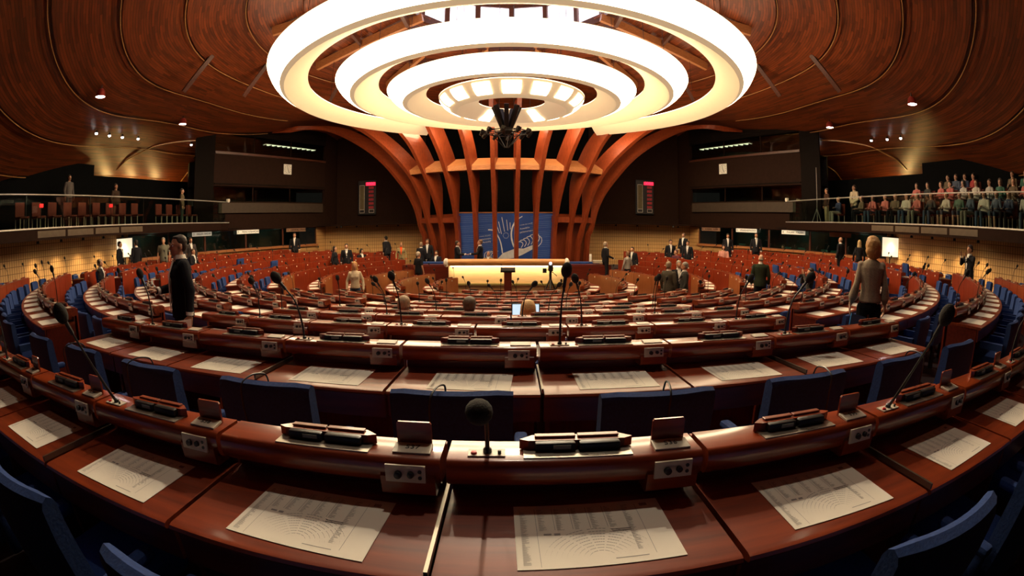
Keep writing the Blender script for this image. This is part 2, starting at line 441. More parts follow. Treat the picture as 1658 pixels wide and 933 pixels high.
# glazing, interiors of the booths and of the control rooms
def on_line(p, q, t, inset=0.0, sx=-1):
    a = Vector(mx(p, sx)); b = Vector(mx(q, sx)); d = b - a; n = Vector((-d.y, d.x)).normalized() * (-sx)
    c = a + d * t + n * inset
    return c, math.atan2(d.y, d.x)
BOOTH = [((-15.2, -1.65), (-14.6, 3.5)), ((-14.6, 3.5), (-11.4, 10.6))]
nwin = 1
for sx in (-1, 1):
    for seg, (p, q) in enumerate(BOOTH):
        a = Vector(mx(p, sx)); b = Vector(mx(q, sx)); L = (b - a).length
        n = 2 if seg == 0 else 3
        for k in range(n):
            c, ang = on_line(p, q, (k + .5) / n, 0.05, sx)
            wdt = L / n - 0.05
            fr = MB(); gl = MB()
            gl.box((0, 0, 0.41), (wdt, 0.015, 0.92))
            for dx in (-wdt / 2, wdt / 2): fr.box((dx, 0, 0.41), (0.05, 0.06, 0.96))
            fr.box((0, 0, 0.91), (wdt, 0.06, 0.05)); fr.box((0, 0, -0.04), (wdt, 0.06, 0.05))
            f = struct(fr.build('window_%d' % nwin, M['beamd'], None, (c.x, c.y, 0), (0, 0, ang)))
            g = gl.build('window_glass', M['glass'], f)
            nwin += 1
    # room behind the booth glass
    sd = 'left' if sx < 0 else 'right'
    back = [mx(p, sx) for p in ((-17.2, -1.65), (-16.4, 4.0), (-13.0, 11.6))]
    wall_strip('wall_' + sd, back, -1.2, 1.1, mat('booth_back', (0.018, 0.030, 0.022), 0.7), out=-sx)
    fl = MB()
    pts = [mx(p, sx) for p in ((-15.1, -1.65), (-14.5, 3.5), (-11.3, 10.6))] + back[::-1]
    fl.prism(pts, 0.05, T3((0, 0, -1.2))); struct(fl.build('floor', M['dark']))
    cl = MB(); cl.prism(pts, 0.05, T3((0, 0, 0.96))); struct(cl.build('ceiling', M['dark']))
    # control room glass above
    p, q = (-14.35, 3.9), (-11.0, 11.0)
    a = Vector(mx(p, sx)); b = Vector(mx(q, sx)); L = (b - a).length
    for k in range(3):
        c, ang = on_line(p, q, (k + .5) / 3, 0.18, sx)
        wdt = L / 3 - 0.02
        fr = MB(); gl = MB()
        gl.box((0, 0, 2.71), (wdt, 0.015, 0.8))
        for dx in (-wdt / 2, wdt / 2): fr.box((dx, 0, 2.71), (0.035, 0.05, 0.8))
        fr.box((0, -sx * 0.0, 2.33), (wdt, 0.08, 0.05)); fr.box((0, 0, 3.1), (wdt, 0.06, 0.04))
        f = struct(fr.build('window_%d' % nwin, M['darkb'], None, (c.x, c.y, 0), (0, 0, ang)))
        gl.build('window_glass', M['glass'], f); nwin += 1
        gl = MB(); gl.box((0, 0, 5.3), (wdt, 0.015, 0.9)); fr = MB()
        for dx in (-wdt / 2, wdt / 2): fr.box((dx, 0, 5.3), (0.035, 0.05, 0.92))
        f = struct(fr.build('window_%d' % nwin, M['darkb'], None, (c.x, c.y, 0), (0, 0, ang)))
        gl.build('window_glass', M['glass'], f); nwin += 1
    back = [mx(p, sx) for p in ((-16.6, 4.6), (-13.4, 12.0))]
    wall_strip('wall_' + sd, back, 2.2, 6.2, mat('control_room_back', (0.05, 0.045, 0.035), 0.7), out=-sx)
    for bx_, by_ in ((-16.1, .9), (-15.0, 5.2), (-13.2, 8.9)):
        l = bpy.data.lights.new('booth_light', 'POINT'); l.energy = 5; l.color = (.62, .95, .70); l.shadow_soft_size = .2
        link('booth_light', l, None, (XC + sx * abs(bx_ - XC), by_, .75))
    fl = MB(); pts = [mx(p, sx) for p in ((-14.3, 3.9), (-11.0, 11.0))] + back[::-1]
    for z, nm in ((2.2, 'floor'), (3.2, 'ceiling'), (4.75, 'floor'), (5.95, 'ceiling')):
        fl = MB(); fl.prism(pts, 0.06, T3((0, 0, z))); struct(fl.build(nm, M['dark']))
    # sloping desk front below the control room glass
    c, ang = on_line(p, q, 0.5, -0.10, sx)
    s_ = MB(); s_.box((0, 0, 2.02), (L * 0.93, 0.08, 0.5)); struct(s_.build('trim_%d' % (3 if sx < 0 else 4), mat('desk_front_brown', (0.045, 0.027, 0.015), 0.7), None, (c.x, c.y, 0), (0, 0, ang)))

# fluorescent lights seen through the upper glass
for sx in (-1, 1):
    p, q = (-14.35, 3.9), (-11.0, 11.0)
    c, ang = on_line(p, q, 0.72, 0.75, sx)
    t = thing('louvred_ceiling_light', 'long louvred strip light behind the upper glass on the %s wall, above the clock' % ('left' if sx < 0 else 'right'), 'ceiling light', (c.x, c.y, 5.55), ang)
    b = MB(); b.box((0, 0, 0.05), (3.9, 0.36, 0.06)); b.build('housing', M['metal'], t)
    b = MB(); b.box((0, 0, 0.01), (3.8, 0.3, 0.02)); b.build('tube', M['lens'], t)
    for k in range(11):
        b = MB(); b.box((-1.9 + k * 0.38, 0, -0.03), (0.05, 0.3, 0.06)); b.build('louvre', M['black'], t)
# ------------------------------------------------------------------ ceiling shell
def sm(a, b, x):
    t = max(0, min(1, (x - a) / (b - a))); return t * t * (3 - 2 * t)
CR = [3.7, 5, 6, 8, 10, 12, 14, 16, 18, 20, 23]
CZ = [9.15, 8.85, 8.6, 8.05, 7.35, 6.6, 5.8, 4.95, 4.0, 3.0, 2.2]
def cz(r, phi):
    i = 0
    while i < len(CR) - 2 and r > CR[i + 1]: i += 1
    z = CZ[i] + (CZ[i + 1] - CZ[i]) * (r - CR[i]) / (CR[i + 1] - CR[i])
    a = abs(math.degrees(phi))
    z += 1.5 * sm(98, 135, a) * sm(11, 15, r)
    # the shell folds into shallow vaults toward the galleries
    z += 0.28 * math.sin((a - 20) * 0.105) * sm(9, 15, r) * (1 - sm(120, 140, a))
    return z
seams = [3.7, 5.4, 7.0, 8.8, 10.6, 12.4, 14.2, 16.2, 18.2, 20.5, 23]
for si in range(len(seams) - 1):
    m = MB(); r0, r1 = seams[si], seams[si + 1] + (0.25 if si < len(seams) - 2 else 0)
    n = 120; k = 8; dz = 0
    amax = 180 if r1 < 11.5 else (152 if r1 < 13 else 147)
    a0, a1 = -rad(amax), rad(amax)
    for j in range(k + 1):
        for i in range(n + 1):
            a = a0 + (a1 - a0) * i / n; t = j / k; r = r0 + (r1 - r0) * t
            m.v.append(P(r, a, cz(r, a) - 0.14 * t))
    base = len(m.v)
    for j in range(k + 1):
        for i in range(n + 1):
            a = a0 + (a1 - a0) * i / n; t = j / k; r = r0 + (r1 - r0) * t
            m.v.append(P(r, a, cz(r, a) - 0.14 * t + 0.07))
    for j in range(k):
        for i in range(n):
            q = j * (n + 1) + i
            m.f.append([q, q + 1, q + n + 2, q + n + 1]); m.m.append(0)
            m.f.append([base + q, base + q + n + 1, base + q + n + 2, base + q + 1]); m.m.append(0)
    for jj in (0, k):
        for i in range(n):
            q = jj * (n + 1) + i
            m.f.append([q, q + 1, base + q + 1, base + q]); m.m.append(0)
    struct(m.build('ceiling', M['ceil'], smooth=True))
# bright seam trims along some of the shell edges
tn = 10
for (r, a0, a1) in ((14.55, 28, 118), (16.5, 30, 112), (12.7, 30, 118), (10.9, 30, 120), (18.5, 30, 104), (9.1, 20, 120)):
    for sx in (-1, 1):
        pts = []
        for i in range(49):
            a = rad(a0 + (a1 - a0) * i / 48) * sx; pts.append(P(r, a, cz(r, a) - 0.17))
        m = MB(); m.tube(pts, 0.018, 6); struct(m.build('trim_%d' % tn, M['seam'], smooth=True)); tn += 1
for arc_ in ([(-90.8, 18.1), (-90.9, 17.41), (-91.9, 16.96), (-93.4, 16.35), (-95.9, 15.95), (-99.3, 15.53), (-103.3, 15.27)], [(-107.2, 18.78), (-107.0, 17.95), (-107.7, 17.45), (-108.6, 17.11)]):
    for sx in (1, -1):
        pts = spline([P(r, rad(a) * sx, cz(r, rad(a)) - 0.13) for a, r in arc_], 6)
        m = MB(); m.tube(pts, 0.035, 6); struct(m.build('trim_%d' % tn, M['seam'], smooth=True)); tn += 1
# lantern: ring of daylight windows round the roof opening, with the roof beams
m = MB()
NL = 16; RL = 3.75
for i in range(NL):
    a = 2 * PI * (i + .5) / NL; wd = 2 * RL * math.tan(PI / NL)
    c = P(RL, a, 0)
    T = T3((c.x, c.y, 9.0), (0, 0, a))
    m.box((0, 0, 0.12), (wd, 0.12, 0.34), T)
    m.box((0, 0, 1.62), (wd, 0.12, 0.2), T)
    m.box((wd / 2, 0, 0.9), (0.22, 0.16, 1.6), T)
struct(m.build('wall_lantern', M['beamd']))
for i in range(NL):
    a = 2 * PI * (i + .5) / NL; wd = 2 * RL * math.tan(PI / NL); c = P(RL + .04, a, 0)
    g = MB(); g.box((0, 0, 0.9), (wd - 0.24, 0.03, 1.25)); f = struct(g.build('window_%d' % nwin, M['sky'], None, (c.x, c.y, 9.0), (0, 0, a))); nwin += 1
    g = MB(); g.box((0, -0.03, 0.9), (0.05, 0.05, 1.25)); g.box((0, -0.03, 1.0), (wd - .24, 0.05, 0.05)); g.build('window_frame', M['beamd'], f)
m = MB(); m.lathe([(0.01, 10.9), (2.0, 10.85), (3.9, 10.65)], 32); struct(m.build('ceiling', M['beamd']))
# radial roof beams and the purlins between them
for i in range(12):
    a = 2 * PI * (i + .5) / 12
    p0 = P(3.5, a, 8.86); p1 = P(8.4, a, cz(8.4, a) - 0.25)
    d = p1 - p0; L = d.length; T = Matrix.Translation((p0 + p1) / 2) @ d.to_track_quat('Y', 'Z').to_matrix().to_4x4()
    m = MB(); m.box((0, 0, 0), (0.16, L, 0.34), T)
    struct(m.build('trim_%d' % tn, M['beam'])); tn += 1
    b0 = P(4.1, a, 8.62); b1 = P(4.1, a + 2 * PI / 12, 8.62); d = b1 - b0; T = Matrix.Translation((b0 + b1) / 2) @ d.to_track_quat('X', 'Z').to_matrix().to_4x4()
    m = MB(); m.box((0, 0, 0), (d.length - .1, 0.14, 0.26), T); struct(m.build('trim_%d' % tn, M['beamd'])); tn += 1
    b0 = P(6.2, a, 8.22); b1 = P(6.2, a + 2 * PI / 12, 8.22); d = b1 - b0; T = Matrix.Translation((b0 + b1) / 2) @ d.to_track_quat('X', 'Z').to_matrix().to_4x4()
    m = MB(); m.box((0, 0, 0), (d.length - .1, 0.12, 0.20), T); struct(m.build('trim_%d' % tn, M['beamd'])); tn += 1
# dark raking struts under the shell
for (a, r) in ((-92, 9.6), (-118, 8.4), (-75, 10.6), (92, 9.6), (118, 8.4), (75, 10.6)):
    a = rad(a); p0 = P(r, a, cz(r, a) - 0.1); p1 = P(r + 1.0, a, cz(r + 1.0, a) - 0.95)
    m = MB(); m.tube([p0, p1], 0.11, 4); struct(m.build('trim_%d' % tn, M['beamd'])); tn += 1

# ------------------------------------------------------------------ ribs behind the dais
RIB = {1: [(-.90, 4.4, 6.4), (-.86, 5.04, 4.68), (-.85, 5.45, 3.5), (-.80, 6.19, 1.38), (-.78, 6.5, -.63), (-.77, 6.55, -2.0)],
       2: [(-2.75, 4.5, 6.5), (-2.23, 5.12, 4.86), (-1.98, 5.52, 3.67), (-1.74, 6.2, 1.67), (-1.68, 6.6, -.63), (-1.66, 6.65, -2.0)],
       3: [(-4.3, 5.0, 6.4), (-3.54, 5.55, 4.67), (-3.15, 5.87, 3.59), (-2.75, 6.4, 1.84), (-2.62, 6.75, .65), (-2.58, 6.8, -.11), (-2.56, 6.8, -2.0)],
       4: [(-6.4, 5.6, 6.5), (-5.06, 6.11, 5.0), (-4.39, 6.38, 3.77), (-3.68, 6.76, 2.02), (-3.42, 7.06, .66), (-3.32, 7.1, -.47), (-3.3, 7.1, -2.0)],
       5: [(-8.9, 6.4, 6.4), (-7.09, 6.81, 5.41), (-5.39, 7.0, 3.82), (-4.53, 7.17, 2.38), (-4.06, 7.38, .67), (-3.82, 7.4, -.42), (-3.78, 7.4, -2.0)],
       6: [(-12.6, 6.9, 6.05), (-11.1, 7.3, 6.2), (-9.36, 7.8, 5.93), (-7.09, 7.8, 4.58), (-5.56, 7.8, 2.94), (-4.88, 7.8, 1.8), (-4.57, 7.8, .68), (-4.37, 7.8, .06), (-4.3, 7.8, -2.0)]}
ribn = ['centremost', 'second', 'third', 'fourth', 'fifth', 'outermost, widest sweeping']
for sx in (-1, 1):
    for k, pts in RIB.items():
        c = spline(pts)
        if sx > 0: c = [Vector((2 * XC - p.x, p.y, p.z)) for p in c]
        m = MB(); vs = []; th = 0.10
        for i, p in enumerate(c):
            t = (c[min(i + 1, len(c) - 1)] - c[max(i - 1, 0)]).normalized()
            dep = Vector((XC - p.x, 5.0, 0)).normalized()
            nrm = t.cross(dep).normalized()
            dd = 0.20 + 0.80 * sm(1.0, 3.4, p.z)
            for e, f in ((0, -1), (0, 1), (1, 1), (1, -1)):
                vs.append(p + dep * dd * e + nrm * th * f)
        fs = [(0, 1, 2, 3), tuple(4 * (len(c) - 1) + j for j in (3, 2, 1, 0))]
        for i in range(len(c) - 1):
            for j in range(4): fs.append((4 * i + j, 4 * i + (j + 1) % 4, 4 * i + 4 + (j + 1) % 4, 4 * i + 4 + j))
        m.add(vs, fs)
        o = m.build('curved_wooden_rib', M['rib'])
        tag(o, '%s curved laminated wooden rib on the %s behind the dais' % (ribn[k - 1], 'left' if sx < 0 else 'right'), 'wooden rib', 'curved ribs behind the dais')
# two tie beams that cross the ribs: front face and a broad sloping top
def rib_at(k, z, sx):
    pts = RIB[k]
    for a, b in zip(pts[:-1], pts[1:]):
        if a[2] >= z >= b[2]:
            t = (a[2] - z) / (a[2] - b[2]); p = Vector(a) + (Vector(b) - Vector(a)) * t
            if sx > 0: p.x = 2 * XC - p.x
            return p
    return None
for (zb, hb, up, nm, line) in ((3.42, 0.22, 0.42, 'upper', [(k, -1) for k in range(5, 0, -1)] + [(k, 1) for k in range(1, 6)]), (1.05, 0.24, 0.2, 'lower left', [(6, -1), (5, -1), (4, -1), (3, -1)]), (1.05, 0.24, 0.2, 'lower right', [(3, 1), (4, 1), (5, 1), (6, 1)])):
    m = MB()
    pts = [rib_at(k, zb, s_) for k, s_ in line]
    vs = []
    for p in pts:
        dep = Vector((XC - p.x, 5.0, 0)).normalized()
        f0 = p + dep * 0.12
        vs += [f0 + Vector((0, 0, -hb / 2)), f0 + Vector((0, 0, hb / 2)), f0 + dep * 0.75 + Vector((0, 0, hb / 2 + up)), f0 + dep * 0.85 + Vector((0, 0, hb / 2 + up)), f0 + dep * 0.5 + Vector((0, 0, -hb / 2))]
    fs = [(0, 1, 2, 3, 4)]
    for i in range(len(pts) - 1):
        for j in range(5): fs.append((5 * i + j, 5 * i + (j + 1) % 5, 5 * i + 5 + (j + 1) % 5, 5 * i + 5 + j))
    e = 5 * (len(pts) - 1); fs.append(tuple(e + j for j in (4, 3, 2, 1, 0)))
    m.add(vs, fs)
    tag(m.build('tie_beam', M['beam' if nm == 'upper' else 'rib']), '%s horizontal wooden tie beam crossing the curved ribs' % nm, 'wooden beam')
# red boards between the outer ribs, low down
for sx in (-1, 1):
    for k in (3, 4, 5):
        a = rib_at(k, 0.4, sx); b = rib_at(k + 1, 0.4, sx)
        if k == 3: a = rib_at(3, .4, sx)
        c = (a + b) / 2 + Vector((0, 0.75, 0)); d = b - a
        m = MB(); m.box((0, 0, -0.35), (d.length, 0.06, 3.1)); struct(m.build('trim_%d' % tn, M['rib'], None, (c.x, c.y, 0), (0, 0, math.atan2(d.y, d.x)))); tn += 1

# ------------------------------------------------------------------ chandelier of four V-shaped rings
RG = [((8.18, 5.13), (7.58, 4.50), (6.84, 4.88), 'outermost, widest'), ((5.95, 4.90), (5.30, 4.40), (4.51, 4.86), 'second widest'),
      ((4.22, 4.66), (3.53, 4.20), (2.90, 4.60), 'third, smaller'), ((2.48, 4.49), (1.86, 4.02), (1.12, 4.36), 'innermost, smallest')]
EYE = 0.624
for ri, (O, B, I, nm) in enumerate(RG):
    t = thing('ring_lamp', '%s glowing ring of the concentric ceiling chandelier' % nm, 'chandelier', (0, 0, B[1] + EYE), 0, 'concentric ring lamps')
    gap = rad(32) if ri == 0 else 0
    a0, a1 = -PI + gap, PI - gap; n = 128
    def band(name, prof, mt, aa0=a0, aa1=a1, nn=n, par=t):
        m = MB(); k = len(prof)
        full = abs((aa1 - aa0) - 2 * PI) < 1e-6
        cnt = nn if full else nn + 1
        for i in range(cnt):
            a = aa0 + (aa1 - aa0) * i / nn
            for r, z in prof: m.v.append(P(r, a, z - B[1]))
        for i in range(nn):
            i2 = (i + 1) % cnt
            for j in range(k):
                q = (j + 1) % k; m.f.append([i * k + j, i2 * k + j, i2 * k + q, i * k + q]); m.m.append(0)
        if not full: m.f.append(list(range(k))); m.m.append(0); m.f.append([nn * k + j for j in range(k)][::-1]); m.m.append(0)
        return m.build(name, mt, par, smooth=True)
    # outer face bulges a little; lower fifth is the plain rim
    def outp(s_, bulge=0.10):
        r = B[0] + (O[0] - B[0]) * s_; z = B[1] + (O[1] - B[1]) * s_
        bl = math.sin(PI * s_) * bulge
        return (r + bl * 0.7, z - bl * 0.6)
    c0 = outp(0.18); pr = [outp(0.18 + 0.82 * j / 6) for j in range(7)]
    th = 0.04
    if ri < 3:
        band('glowing_panel', pr + [(r - 0.05, z + 0.02) for r, z in pr[::-1]], M['ring'])
    else:
        band('reflector', pr + [(r - 0.05, z + 0.02) for r, z in pr[::-1]], M['rim'])
        for q in range(16):
            aa = 2 * PI * q / 16
            pp = [outp(0.30 + 0.6 * j / 4, 0.12) for j in range(5)]
            band('lamp_window', [(r + .012, z - .012) for r, z in pp] + [(r - 0.0, z + 0.0) for r, z in pp[::-1]], M['patch'], aa - 0.12, aa + 0.12, 4)
        for aa in (PI - 0.62, -PI + 0.62):
            pp = [(I[0] + (B[0] - I[0]) * s_, I[1] + (B[1] - I[1]) * s_) for s_ in (0.1, 0.35, .65, .9)]
            band('lamp_window', [(r - .045, z - .045) for r, z in pp] + [(r, z) for r, z in pp[::-1]], M['patch'], aa - 0.13, aa + 0.13, 4)
    pr2 = [outp(0.0), outp(0.09), outp(0.18)]
    band('rim', pr2 + [(r - 0.05, z + 0.02) for r, z in pr2[::-1]], M['rim'])
    band('cream_inner_face', [B, (B[0] * .5 + I[0] * .5 + .0, (B[1] + I[1]) / 2 - 0.03), I, (I[0] + 0.03, I[1] + 0.03), (B[0] + .0, B[1] + 0.06)], M['cream'])
    band('top_cover', [(O[0], O[1]), (O[0], O[1] + .03), (I[0] + .04, I[1] + .06), (I[0] + .04, I[1] + .03)], M['upglow'])
    for q in range(12 if ri < 2 else 8):
        aa = 2 * PI * (q + .5) / (12 if ri < 2 else 8)
        if gap and abs(aa - PI) < gap: continue
        rm = (O[0] + I[0]) / 2
        m = MB(); z1 = (cz(max(rm, 3.8), aa) if rm > 3.7 else 8.9) - 0.2
        m.tube([P(rm, aa, O[1] - B[1]), P(rm, aa, z1 - B[1] - EYE)], 0.008, 5); m.build('suspension_cable', M['black'], t)
# real light of the chandelier is its glowing panels; a hanging cluster of loudspeakers sits in its middle
t = thing('loudspeaker_cluster', 'black hanging cluster of long speakers and spotlights under the chandelier centre', 'loudspeaker', (-0.17, -0.2, 3.9))
m = MB(); m.lathe([(0.12, -0.10), (0.2, 0.0), (0.2, 0.08), (0.1, 0.14)], 16); m.build('hub', M['black'], t)
for q in range(7):
    a = 2 * PI * q / 7 + PI / 2 + PI
    d = Vector((math.cos(a), math.sin(a), 0))
    p0 = d * 0.14 + Vector((0, 0, 0.10)); p1 = d * 0.46 + Vector((0, 0, 0.88))
    ax = (p1 - p0); T = Matrix.Translation((p0 + p1) / 2) @ ax.to_track_quat('Z', 'Y').to_matrix().to_4x4()
    m = MB(); m.box((0, 0, 0), (0.15, 0.12, ax.length), T, bev=0.012); m.build('column_speaker', M['black'], t)
m = MB(); m.tube([d_ for d_ in [Vector((0.72 * math.cos(2 * PI * i / 32), 0.72 * math.sin(2 * PI * i / 32), -0.03)) for i in range(33)]], 0.018, 6, caps=False); m.build('rigging_ring', M['black'], t)
for q in range(10):
    a = 2 * PI * q / 10 + .2; d = Vector((math.cos(a), math.sin(a), 0))
    m = MB(); m.tube([d * 0.15, d * 0.72 + Vector((0, 0, -0.03))], 0.015, 5); m.build('arm', M['black'], t)
    m = MB(); T = Matrix.Translation(d * 0.80 + Vector((0, 0, -0.02))) @ Euler((0.5 * math.sin(a), 0.5 * math.cos(a), a)).to_matrix().to_4x4()
    m.box((0, 0, 0), (0.14, 0.12, 0.12), T, bev=.01); m.lathe([(0.05, -0.16), (0.07, -0.05)], 10, 0, T); m.build('spotlight', M['black'], t)
    m = MB(); m.tube([d * 0.55 + Vector((0, 0, -0.05)), d * 0.08 + Vector((0, 0, -0.55))], 0.014, 5); m.build('brace', M['black'], t)
for q in range(4):
    a = PI / 2 * q + .8
    m = MB(); m.tube([(0.35 * math.cos(a), 0.35 * math.sin(a), 0.8), (0.35 * math.cos(a), 0.35 * math.sin(a), 4.9)], 0.008, 5); m.build('suspension_cable', M['black'], t)

# ------------------------------------------------------------------ galleries
for sx, side in ((-1, 'left'), (1, 'right')):
    xf = 13.75
    def X(d): return XC + sx * d
    m = MB(); m.box((X(xf + 3.2), -5.3, 1.13), (6.4, 20.3, 0.30)); struct(m.build('floor', M['darkb']))
    m = MB(); m.box((X(xf - .04), -5.3, 1.12), (0.08, 20.3, 0.36)); struct(m.build('trim_%d' % tn, M['darkb'])); tn += 1
    # stepped seating floor behind the first row
    for k in range(1, 5):
        m = MB(); m.box((X(xf + 1.35 + 0.95 * k + 1.2), -7.2, 1.28 + 0.2 * k), (2.4, 13.0, 0.40 * k)); struct(m.build('floor', M['blackm']))
    # dark partition behind the gallery with its stepped top
    wall_strip('wall_' + side, [(X(17.2), -17.0), (X(17.2), -1.9)], 1.2, 4.05, M['blackm'], out=-sx)
    wall_strip('wall_' + side, [(X(17.2), -1.9), (X(16.9), 3.4), (X(16.2), 6.0)], 1.2, 3.60, M['blackm'], out=-sx)
    wall_strip('wall_' + side, [(X(21.5), -17.0), (X(21.5), 8.0)], 1.2, 3.6, M['blackm'], out=-sx)
    g = MB()
    for k in range(4):
        y = -6.9 + k * 1.42
        mm = MB(); mm.box((0, 0, 0), (0.02, 1.3, 0.20)); 
        for j in range(12): mm.box((-sx * 0.014, 0, -0.085 + j * 0.0155), (0.012, 1.26, 0.006))
        tag(mm.build('ventilation_grille', mat('grille_brown', (0.16, 0.11, 0.07), 0.6), None, (X(xf - 0.09), y, 1.12)), '%s slotted grille from the front on the %s gallery fascia' % (NUM[k], side), 'grille', 'grilles on the gallery fascias')
    # railing
    t = thing('gallery_railing', 'thin metal railing with clear panels along the %s gallery edge' % side, 'railing', (X(xf), -5.0, 1.30))
    m = MB(); m.tube([(0, -9.6, 1.02), (0, 9.75, 1.02)], 0.022, 8); m.build('top_rail', M['chrome'], t, smooth=True)
    m = MB(); m.box((-sx * .10, 0.07, 0.0), (0.03, 19.4, 0.04)); m.build('bottom_rail', M['chrome'], t)
    m = MB(); m.box((0, 9.75, 0.16), (0.035, 0.035, 0.34)); m.build('end_post', M['chrome'], t)
    m = MB(); m.box((0, 0, 0.5), (0.012, 19.2, 0.92)); m.build('glass_panel', M['glass'], t)
    for k in range(7):
        m = MB(); m.box((sx * .03, -9.2 + k * 3.1, 0.5), (0.022, 0.022, 1.0)); m.build('post', M['black'], t)
    m = MB(); m.box((0, 9.9, 1.10), (0.14, 0.16, 0.18)); tag(m.build('white_box', M['white'], None, (X(xf + .05), -5.0, 1.30)), 'small white box at the inner end of the %s gallery railing' % side, 'box')
    # hidden-cove uplighters that wash the shell behind the partition
    for y, x_ in ((-4.6, 18.2), (1.0, 17.9), (2.6, 17.6), (4.2, 17.2)) if sx < 0 else ((1.4, 18.0), (-5.5, 18.2)):
        t = thing('uplighter', 'warm uplighter behind the %s gallery partition under the ceiling glow %s' % (side, {-4.6: 'nearest the camera', 1.0: 'second from the camera', 2.6: 'third from the camera', 4.2: 'farthest from the camera', 1.4: 'near the guard', -5.5: 'above the public'}[y]), 'lamp', (X(x_ + .8), y, 2.55), 0, 'gallery uplighters')
        m = MB(); m.lathe([(0.08, 0), (0.1, 0.12), (0.09, 0.12), (0.07, 0.02)], 12); m.build('housing', M['black'], t)
        m = MB(); m.lathe([(0.001, 0.08), (0.08, 0.08)], 12); m.build('lens', M['spotw'], t)
        l = bpy.data.lights.new('uplight', 'POINT'); l.energy = 75; l.color = (1.0, 0.60, 0.18); l.shadow_soft_size = 0.08
        lo = link('uplight', l, t, (0, 0, 0.25))
# ------------------------------------------------------------------ wall washers and other lamps
def downlight(x, y, z, label, e=30, col=(1.0, .72, .36), group='soffit spotlights', tilt=(0, 0), big=False, size=1.6):
    t = thing('soffit_spotlight', label, 'spotlight', (x, y, z), 0, group)
    m = MB(); m.lathe([(0.02, 0.0), (0.05, -0.01), (0.065, -0.09), (0.06, -0.09), (0.045, -0.03), (0.001, -0.03)], 12); m.build('housing', M['black'], t, smooth=True)
    m = MB(); m.lathe([(0.001, -0.07), (0.055, -0.07)], 12); m.build('lens', M['spot' if big else 'spotw'], t)
    l = bpy.data.lights.new('beam', 'SPOT'); l.energy = e * K_WALL; l.color = col; l.spot_size = size; l.spot_blend = 0.9; l.shadow_soft_size = 0.05
    link('beam', l, t, (0, 0, -0.12), (tilt[0], tilt[1], 0))
for sx, side in ((-1, 'left'), (1, 'right')):
    for k in range(5):
        downlight(XC + sx * (14.5), -7.0 + k * 1.15, 0.95, '%s small spotlight from the back under the %s gallery soffit' % (NUM[k], side), 110)
    for k in range(4):
        downlight(XC + sx * (9.9 - k * 1.25), 10.9, 0.92, '%s small spotlight from the outer corner above the far %s slatted wall' % (NUM[k], side), 42)
    for k, (x, y) in enumerate(((-13.25, 6.3),)):
        downlight(XC + sx * abs(x - XC), y, 0.93, 'bright white spotlight above the interpreter booths on the %s' % side, 30, (1, .95, .85), big=True)
    downlight(XC + sx * 9.3, 10.0, 0.93, 'bright white spotlight over the far %s slatted wall' % side, 45, (1, .9, .7), big=True)
# profile spotlights on the roof beams light the rows near the camera
for k, (a, tx, ty, e) in enumerate(((0, 0, -15.4, 1500), (24, 2.6, -14.6, 900), (-24, -2.6, -14.6, 900), (52, 5.5, -12.0, 700), (-52, -5.5, -12.0, 700))):
    p = P(5.6, rad(a), 8.15); d = Vector((tx, ty, -.1)) - p; q_ = d.to_track_quat('-Z', 'Y').to_euler()
    t = thing('profile_spotlight', 'black profile spotlight clamped to the roof beams above the chandelier, %s from the left' % NUM[(2, 3, 1, 4, 0)[k]], 'spotlight', p, 0, 'spotlights on the roof beams')
    t.rotation_euler = q_
    m = MB(); m.lathe([(.02, .25), (.09, .22), (.10, -.12), (.085, -.12), (.08, .0)], 14); m.build('housing', M['black'], t, smooth=True)
    m = MB(); m.lathe([(.001, -.10), (.082, -.10)], 14); m.build('lens', M['spotw'], t)
    l = bpy.data.lights.new('beam', 'SPOT'); l.energy = e; l.color = (1.0, .83, .60); l.spot_size = rad(34); l.spot_blend = .8; l.shadow_soft_size = .07
    link('beam', l, t, (0, 0, -.16))
# recessed downlights over the rows near the camera
for k, (a, r, e) in enumerate(((-27, 12.8, 360), (0, 12.9, 420), (27, 12.8, 360))):
    z = cz(r, rad(a)) - .16; p = P(r, rad(a), z)
    t = thing('recessed_downlight', 'recessed downlight in the ceiling over the nearest rows, %s from the left' % NUM[k], 'ceiling light', p, 0, 'recessed downlights')
    m = MB(); m.lathe([(.12, .08), (.14, 0), (.16, -.01), (.16, .02)], 18); m.build('housing', M['black'], t, smooth=True)
    m = MB(); m.lathe([(.001, .01), (.12, .01)], 18); m.build('lens', M['spotw'], t)
    l = bpy.data.lights.new('beam', 'SPOT'); l.energy = e; l.color = (1.0, .86, .66); l.spot_size = rad(96); l.spot_blend = 1.0; l.shadow_soft_size = .12
    link('beam', l, t, (0, 0, -.04), (rad(10) * math.cos(rad(a)), 0, 0))
# ceiling spots
def ceil_spot(a, r, label, red=False, e=0):
    a = rad(a); z = cz(r, a) - 0.22; p = P(r, a, z)
    t = thing('ceiling_spotlight', label, 'spotlight', p, a, 'ceiling spotlights')
    if red:
        m = MB(); m.tube([(0, 0, .2), (0, 0, 0)], 0.02, 6); m.build('stem', M['black'], t)
        m = MB(); m.lathe([(0.08, 0.0), (0.15, -0.06), (0.19, -0.26), (0.17, -0.26), (0.13, -0.06)], 14); m.build('housing', M['redhouse'], t, smooth=True)
        m = MB(); m.lathe([(0.001, -0.25), (0.17, -0.25)], 14); m.build('lens', M['spot'], t)
    else:
        m = MB(); m.lathe([(0.02, 0.1), (0.05, 0.05), (0.07, -0.02), (0.06, -0.02)], 10); m.build('housing', M['black'], t)
        m = MB(); m.ell((0, 0, -.035), (.065, .065, .05)); m.build('lens', M['spot'], t, smooth=True)
